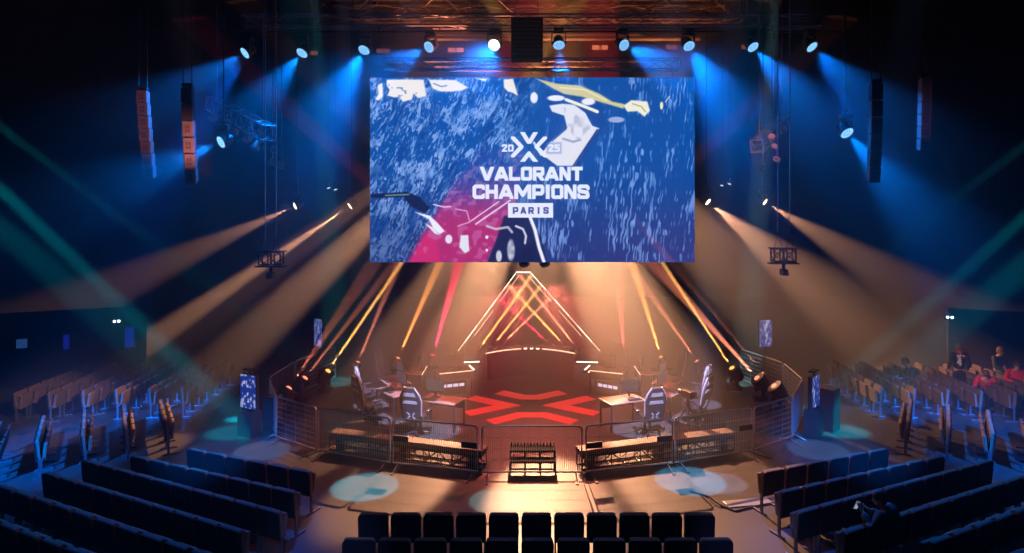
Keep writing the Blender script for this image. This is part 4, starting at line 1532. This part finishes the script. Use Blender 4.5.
# ------------------------------------------------------------------ people
M['skin'] = mat('skin', (.55, .32, .23), .5)
M['hair_brown'] = mat('brown_hair', (.10, .05, .03), .6)
M['hair_fair'] = mat('fair_brown_hair', (.28, .15, .08), .6)
M['hair_black'] = mat('black_hair', (.012, .010, .010), .6)
M['navy'] = mat('navy_jacket', (.012, .016, .035), .7)
M['blackcl'] = mat('black_clothes', (.012, .012, .014), .8)
M['redcl'] = mat('red_shirt', (.55, .02, .02), .7)
M['purple'] = mat('plum_top', (.10, .03, .07), .8)
M['white'] = mat('white_print', (.7, .7, .72), .6)
M['shoe'] = mat('dark_shoe', (.02, .02, .02), .5)


def skin_mesh(chains, root, sub=2):
    """chains: lists of (point, (rx, ry)); points shared by equal coordinates. returns verts, faces"""
    pts, rad, edges, idx = [], [], [], {}

    def key(p):
        return tuple(round(c, 4) for c in p)
    for ch in chains:
        prev = None
        for p, r_ in ch:
            k = key(p)
            if k not in idx:
                idx[k] = len(pts)
                pts.append(Vector(p))
                rad.append(r_ if isinstance(r_, tuple) else (r_, r_))
            if prev is not None and prev != idx[k]:
                edges.append((prev, idx[k]))
            prev = idx[k]
    me = bpy.data.meshes.new('tmp_skin')
    me.from_pydata(pts, edges, [])
    o = bpy.data.objects.new('tmp_skin', me)
    COL.objects.link(o)
    sk = o.modifiers.new('skin', 'SKIN')
    sk.use_smooth_shade = True
    for i, v in enumerate(me.skin_vertices[0].data):
        v.radius = rad[i]
        v.use_root = (i == idx[key(root)])
    sb = o.modifiers.new('sub', 'SUBSURF')
    sb.levels = sb.render_levels = sub
    dg = bpy.context.evaluated_depsgraph_get()
    ev = o.evaluated_get(dg)
    m2 = ev.to_mesh()
    vs = [tuple(v.co) for v in m2.vertices]
    fs = [tuple(p.vertices) for p in m2.polygons]
    ev.to_mesh_clear()
    bpy.data.objects.remove(o)
    bpy.data.meshes.remove(me)
    return vs, fs


def make_person(label, loc_, rz, J, top, legs_m, hair, group=None, head_dir=(0, 1, 0), collar=None, prints=None, long_hair=False, bulk=1.0):
    """J: joint positions, local axes: +Y is the way the person faces"""
    V_ = {k: Vector(v) for k, v in J.items()}
    t = thing('person', label, 'person', loc_, rz, group)
    body = []
    spine = [(V_['pelvis'], (.12, .10)), (V_['belly'], (.115, .09)), (V_['chest'], (.14, .10)), (V_['neck'], (.055, .055)), (V_['neck'].lerp(V_['head'], .7), (.05, .05))]
    body.append(spine)
    for s in ('l', 'r'):
        sh, el, wr = V_['sh_' + s], V_['el_' + s], V_['wr_' + s]
        body.append([(V_['chest'], (.14, .10)), (sh, .055), (sh.lerp(el, .5), .046), (el, .038), (el.lerp(wr, .4), .037), (wr, .026)])
        hd = (wr - el).normalized()
        palm = wr + hd * .075
        side = hd.cross(Vector((0, 0, 1)))
        side = side.normalized() if side.length > .1 else Vector((1, 0, 0))
        nrm = hd.cross(side).normalized()
        body.append([(wr, .026), (palm, (.032, .018))])
        for k, (off, ln) in enumerate(((-.028, .062), (-.009, .075), (.010, .070), (.028, .052))):
            k0 = palm + side * off + hd * .015
            k1 = k0 + (hd * .8 - nrm * .35).normalized() * ln * .55
            k2 = k1 + (hd * .4 - nrm * .8).normalized() * ln * .5
            body.append([(palm, (.032, .018)), (k0, .010), (k1, .009), (k2, .007)])
        tb = wr + hd * .03 + side * .03
        body.append([(wr, .026), (tb, .012), (tb + (side * .6 + hd * .6 - nrm * .4).normalized() * .045, .009)])
        hip, kn, an, toe = V_['hip_' + s], V_['kn_' + s], V_['an_' + s], V_['toe_' + s]
        body.append([(V_['pelvis'], (.12, .10)), (hip, .085), (hip.lerp(kn, .5), .072), (kn, .052), (kn.lerp(an, .35), .052), (an, .036), (toe, .03)])
    vs_, fs_ = skin_mesh(body, V_['pelvis'], 1)
    b = MB()
    b.add(vs_, fs_)
    # head: skull, jaw, nose, ears, eyes, mouth in the same mesh
    hd = Vector(head_dir).normalized()
    upv = Vector((0, 0, 1))
    xr = hd.cross(upv).normalized()
    upv = xr.cross(hd).normalized()
    HM = Matrix((xr, hd, upv)).transposed()
    hc = V_['head'] + upv * .06

    def hp(x, y, z):
        return hc + HM @ Vector((x, y, z))
    b.ball(hp(0, -.01, .02), .105, 14, (.78, .95, 1.05), HM)
    b.ball(hp(0, .022, -.055), .070, 12, (.82, .95, 1.0), HM)
    b.ball(hp(0, .098, -.018), .018, 8, (.75, 1.0, 1.4), HM)
    for s in (-1, 1):
        b.ball(hp(s * .083, -.01, -.005), .024, 8, (.4, .7, 1.2), HM)
    b.ball(hp(0, .086, -.062), .022, 8, (1.2, .4, .35), HM)
    body_o = b.build('body', M['skin'], t, True)
    e = MB()
    for s in (-1, 1):
        e.ball(hp(s * .032, .082, .012), .012, 8, (1.1, .6, .7), HM)
    e.build('eyes', M['hair_black'], t, True)
    h = MB().ball(hp(0, -.018, .042), .112, 16, (.82, .98, .98), HM)
    if long_hair:
        h.ball(hp(0, -.07, -.05), .09, 12, (.85, .6, 1.3), HM)
    else:
        h.ball(hp(0, -.055, -.01), .085, 12, (.88, .75, .95), HM)
    h.ball(hp(.02, .045, .095), .05, 10, (1.2, .9, .6), HM)
    h.build('hair', hair, t, True)
    # jacket
    jk = [[(V_['pelvis'] + (V_['belly'] - V_['pelvis']) * -.15, (.155, .13)), (V_['belly'], (.15, .125)), (V_['chest'], (.175, .135)), (V_['neck'] - (V_['neck'] - V_['chest']) * .25, (.085, .08))]]
    for s in ('l', 'r'):
        sh, el, wr = V_['sh_' + s], V_['el_' + s], V_['wr_' + s]
        jk.append([(V_['chest'], (.175, .135)), (sh, .078), (sh.lerp(el, .5), .068), (el, .058), (el.lerp(wr, .5), .052), (el.lerp(wr, .92), .044)])
    jk = [[(p_, (r_[0] * bulk, r_[1] * bulk) if isinstance(r_, tuple) else r_ * bulk) for p_, r_ in ch] for ch in jk]
    vs_, fs_ = skin_mesh(jk, V_['chest'], 2)
    m = MB()
    m.add(vs_, fs_)
    m.build('jacket', top, t, True)
    if collar is not None:
        cpt = V_['neck'] - (V_['neck'] - V_['chest']) * .12
        MB().lathe([(.10, -.05), (.105, .0), (.085, .05), (.07, .05), (.075, -.05)], cpt, (V_['neck'] - V_['chest']).normalized(), 16).build('collar', collar, t, True)
    tr = []
    for s in ('l', 'r'):
        hip, kn, an = V_['hip_' + s], V_['kn_' + s], V_['an_' + s]
        tr.append([(V_['pelvis'], (.135, .115)), (hip, .105), (hip.lerp(kn, .5), .088), (kn, .070), (kn.lerp(an, .5), .066), (kn.lerp(an, .93), .058)])
    tr.append([(V_['pelvis'], (.135, .115)), (V_['pelvis'].lerp(V_['belly'], .5), (.13, .11))])
    vs_, fs_ = skin_mesh(tr, V_['pelvis'], 2)
    m = MB()
    m.add(vs_, fs_)
    m.build('trousers', legs_m, t, True)
    for s in ('l', 'r'):
        an, toe = V_['an_' + s], V_['toe_' + s]
        d = (toe - an)
        d.z = 0
        d.normalize()
        MM = Matrix((d.cross(Vector((0, 0, 1))), d, Vector((0, 0, 1)))).transposed()
        c = Vector((an.x, an.y, .045)) + d * .07
        MB().ball(c, .06, 12, (.75, 2.3, .74), MM).build('shoe', M['shoe'], t, True)
    if prints:
        prints(t, V_)
    return t


def stand(lean=0.0, arm_l=None, arm_r=None):
    J = dict(pelvis=(0, 0, .95), belly=(0, .01, 1.10), chest=(0, -.01 + lean * .5, 1.32), neck=(0, .01 + lean, 1.50), head=(0, .04 + lean, 1.58),
             sh_l=(-.19, -.01 + lean * .8, 1.42), sh_r=(.19, -.01 + lean * .8, 1.42), el_l=(-.26, -.04, 1.14), el_r=(.26, -.04, 1.14), wr_l=(-.25, .10, .92), wr_r=(.25, .10, .92),
             hip_l=(-.09, 0, .90), hip_r=(.09, 0, .90), kn_l=(-.10, .03, .50), kn_r=(.11, .03, .50), an_l=(-.11, -.01, .09), an_r=(.13, -.01, .09), toe_l=(-.13, .15, .04), toe_r=(.16, .15, .04))
    if arm_l:
        J['el_l'], J['wr_l'] = arm_l
    if arm_r:
        J['el_r'], J['wr_r'] = arm_r
    return J


def sit(lean=0.0, drop=0.0, arm_l=None, arm_r=None):
    z = .55 - drop
    J = dict(pelvis=(0, .08, z), belly=(0, .08 + lean * .3, z + .16), chest=(0, .06 + lean * .75, z + .36 - abs(lean) * .15), neck=(0, .08 + lean * 1.1, z + .54 - abs(lean) * .35), head=(0, .11 + lean * 1.25, z + .61 - abs(lean) * .4),
             hip_l=(-.09, .12, z - .01), hip_r=(.09, .12, z - .01), kn_l=(-.13, .52, z + .0), kn_r=(.13, .52, z + .0), an_l=(-.13, .50, .09), an_r=(.14, .48, .09), toe_l=(-.14, .66, .04), toe_r=(.16, .64, .04))
    ch = Vector(J['chest'])
    J['sh_l'], J['sh_r'] = ch + Vector((-.19, lean * .12, .09)), ch + Vector((.19, lean * .12, .09))
    J['el_l'], J['el_r'] = arm_l[0] if arm_l else ch + Vector((-.25, .10, -.18)), arm_r[0] if arm_r else ch + Vector((.25, .10, -.18))
    J['wr_l'], J['wr_r'] = arm_l[1] if arm_l else ch + Vector((-.14, .34, -.22)), arm_r[1] if arm_r else ch + Vector((.14, .34, -.22))
    return J


def back_print(t, V_):
    c = V_['chest'] + Vector((0, -.145, .0))
    m = MB()
    for x, z, w_, h_, a in ((-.10, .08, .07, .05, .3), (-.03, .09, .06, .06, -.4), (.05, .08, .05, .05, .2), (-.06, .02, .11, .05, .5), (-.05, -.06, .08, .09, -.3), (-.09, -.12, .06, .06, .2), (-.03, -.16, .05, .09, .1)):
        m.box(c + Vector((x, 0, z)), (w_, .012, h_), (0, a, 0))
    m.build('back_print', M['white'], t)
    d = MB()
    d.lathe([(.03, 0), (.03, .012), (.0, .012)], c + Vector((.10, .0, .06)), (0, -1, 0), 12).build('back_badge', M['redcl'], t)


# right-hand side of the hall: five people by the rear right seats
p = Vector((13.25, 19.85, 0))
make_person('person standing in a dark jacket with white back print and red collar', p, R(-12), stand(0.0), M['navy'], M['blackcl'], M['hair_fair'], head_dir=(.5, .85, -.1), collar=M['redcl'], prints=back_print)
p = Vector((12.15, 20.0, 0))
make_person('person in black seated with head bowed, left of the standing person', p, R(80), sit(.22, 0), M['blackcl'], M['blackcl'], M['hair_brown'], head_dir=(0, .9, -.4))
p = Vector((15.05, 20.85, 0))
make_person('person in dark navy leaning back on a seat right of the standing person', p, R(200), sit(.05, -.12), M['navy'], M['blackcl'], M['hair_fair'], head_dir=(-.3, .9, -.2))
p = Vector((13.62, 19.3, 0))
make_person('person in a red shirt bending forward over the seats', p, R(150), sit(.30, .04, arm_l=((-.30, .42, .50), (-.12, .66, .46)), arm_r=((.30, .42, .52), (.16, .66, .46))), M['redcl'], M['blackcl'], M['hair_brown'], head_dir=(0, .8, -.6))
p = Vector((14.72, 19.6, 0))
make_person('person in a red shirt seated at the right edge, arm stretched on a seat', p, R(165), sit(.08, 0, arm_r=((.34, .28, .78), (.10, .46, .74)), arm_l=((-.32, .22, .74), (-.30, .50, .72))), M['redcl'], M['blackcl'], M['hair_brown'], head_dir=(.2, .9, -.2))

# dark figure seated in the front right block, holding a phone
sr = R(25)
pp = Vector((6.05, 10.60, 0))
make_person('dark clothed person seated among the front right seats, seen from behind', pp, sr + R(18), sit(.10, .05, arm_l=((-.33, .24, .74), (-.20, .44, .93)), arm_r=((.30, .2, .70), (.05, .42, .88))), M['blackcl'], M['blackcl'], M['hair_black'], head_dir=(-.2, .95, -.25), bulk=1.55)
M['phone_lit'] = mat('lit_phone_display', (.1, .1, .1), .3, emit=(.55, .7, .9), estr=.5)
rotp = Matrix.Rotation(sr + R(18), 3, 'Z')
t = thing('phone', 'lit phone held up by the person seated among the front right seats', 'phone', pp + rotp @ Vector((-.16, .54, .98)), sr + R(18) - .5)
MB().box((0, 0, .0), (.075, .010, .155), (.3, .25, 0), bev=.004).build('casing', M['white'], t)
MB().box((0, -.0065, .0), (.066, .002, .14), (.3, .25, 0)).build('display', M['phone_lit'], t)
# ------------------------------------------------------------------ camera and render settings
cam = bpy.data.cameras.new('camera')
cam.sensor_fit = 'HORIZONTAL'
cam.sensor_width = 36.0
cam.lens = 36.0 * FPX / 1024.0
cam.shift_x = -(VX - 512.0) / 1024.0
cam.shift_y = -(276.5 - VY) / 1024.0
cam.clip_end = 200
co = bpy.data.objects.new('camera', cam)
COL.objects.link(co)
co.location = (0, 0, EYE)
co.rotation_euler = (R(90), 0, 0)
SC.camera = co
w = bpy.data.worlds.new('world')
SC.world = w
w.use_nodes = True
w.node_tree.nodes['Background'].inputs[0].default_value = (0.0, 0.0, 0.0, 1)
w.node_tree.nodes['Background'].inputs[1].default_value = 0.0
w.cycles.homogeneous_volume = False
w.cycles.volume_step_size = 2.0
wn = w.node_tree.nodes
sv = wn.new('ShaderNodeVolumeScatter')     # theatrical smoke: it hangs over the stage and thins out over the audience
sv.inputs['Color'].default_value = (1, 1, 1, 1)
sv.inputs['Anisotropy'].default_value = 0.5
ge = wn.new('ShaderNodeNewGeometry')
sx = wn.new('ShaderNodeSeparateXYZ')
mr = wn.new('ShaderNodeMapRange')
mr.interpolation_type = 'SMOOTHSTEP'
mr.inputs['From Min'].default_value = 13.5
mr.inputs['From Max'].default_value = 21.0
mr.inputs['To Min'].default_value = 0.002
mr.inputs['To Max'].default_value = 0.042
w.node_tree.links.new(ge.outputs['Position'], sx.inputs[0])
w.node_tree.links.new(sx.outputs['Y'], mr.inputs['Value'])
w.node_tree.links.new(mr.outputs['Result'], sv.inputs['Density'])
w.node_tree.links.new(sv.outputs[0], wn['World Output'].inputs['Volume'])
vs = SC.view_settings
vs.view_transform = 'Standard'
vs.look = 'None'
vs.exposure = 0.0
vs.gamma = 1.0
vs.use_curve_mapping = False
SC.display_settings.display_device = 'sRGB'
cy = SC.cycles
cy.max_bounces = 4
cy.diffuse_bounces = 2
cy.glossy_bounces = 2
cy.transmission_bounces = 2
cy.volume_bounces = 0
cy.transparent_max_bounces = 8
cy.sample_clamp_indirect = 3.0
cy.use_denoising = True
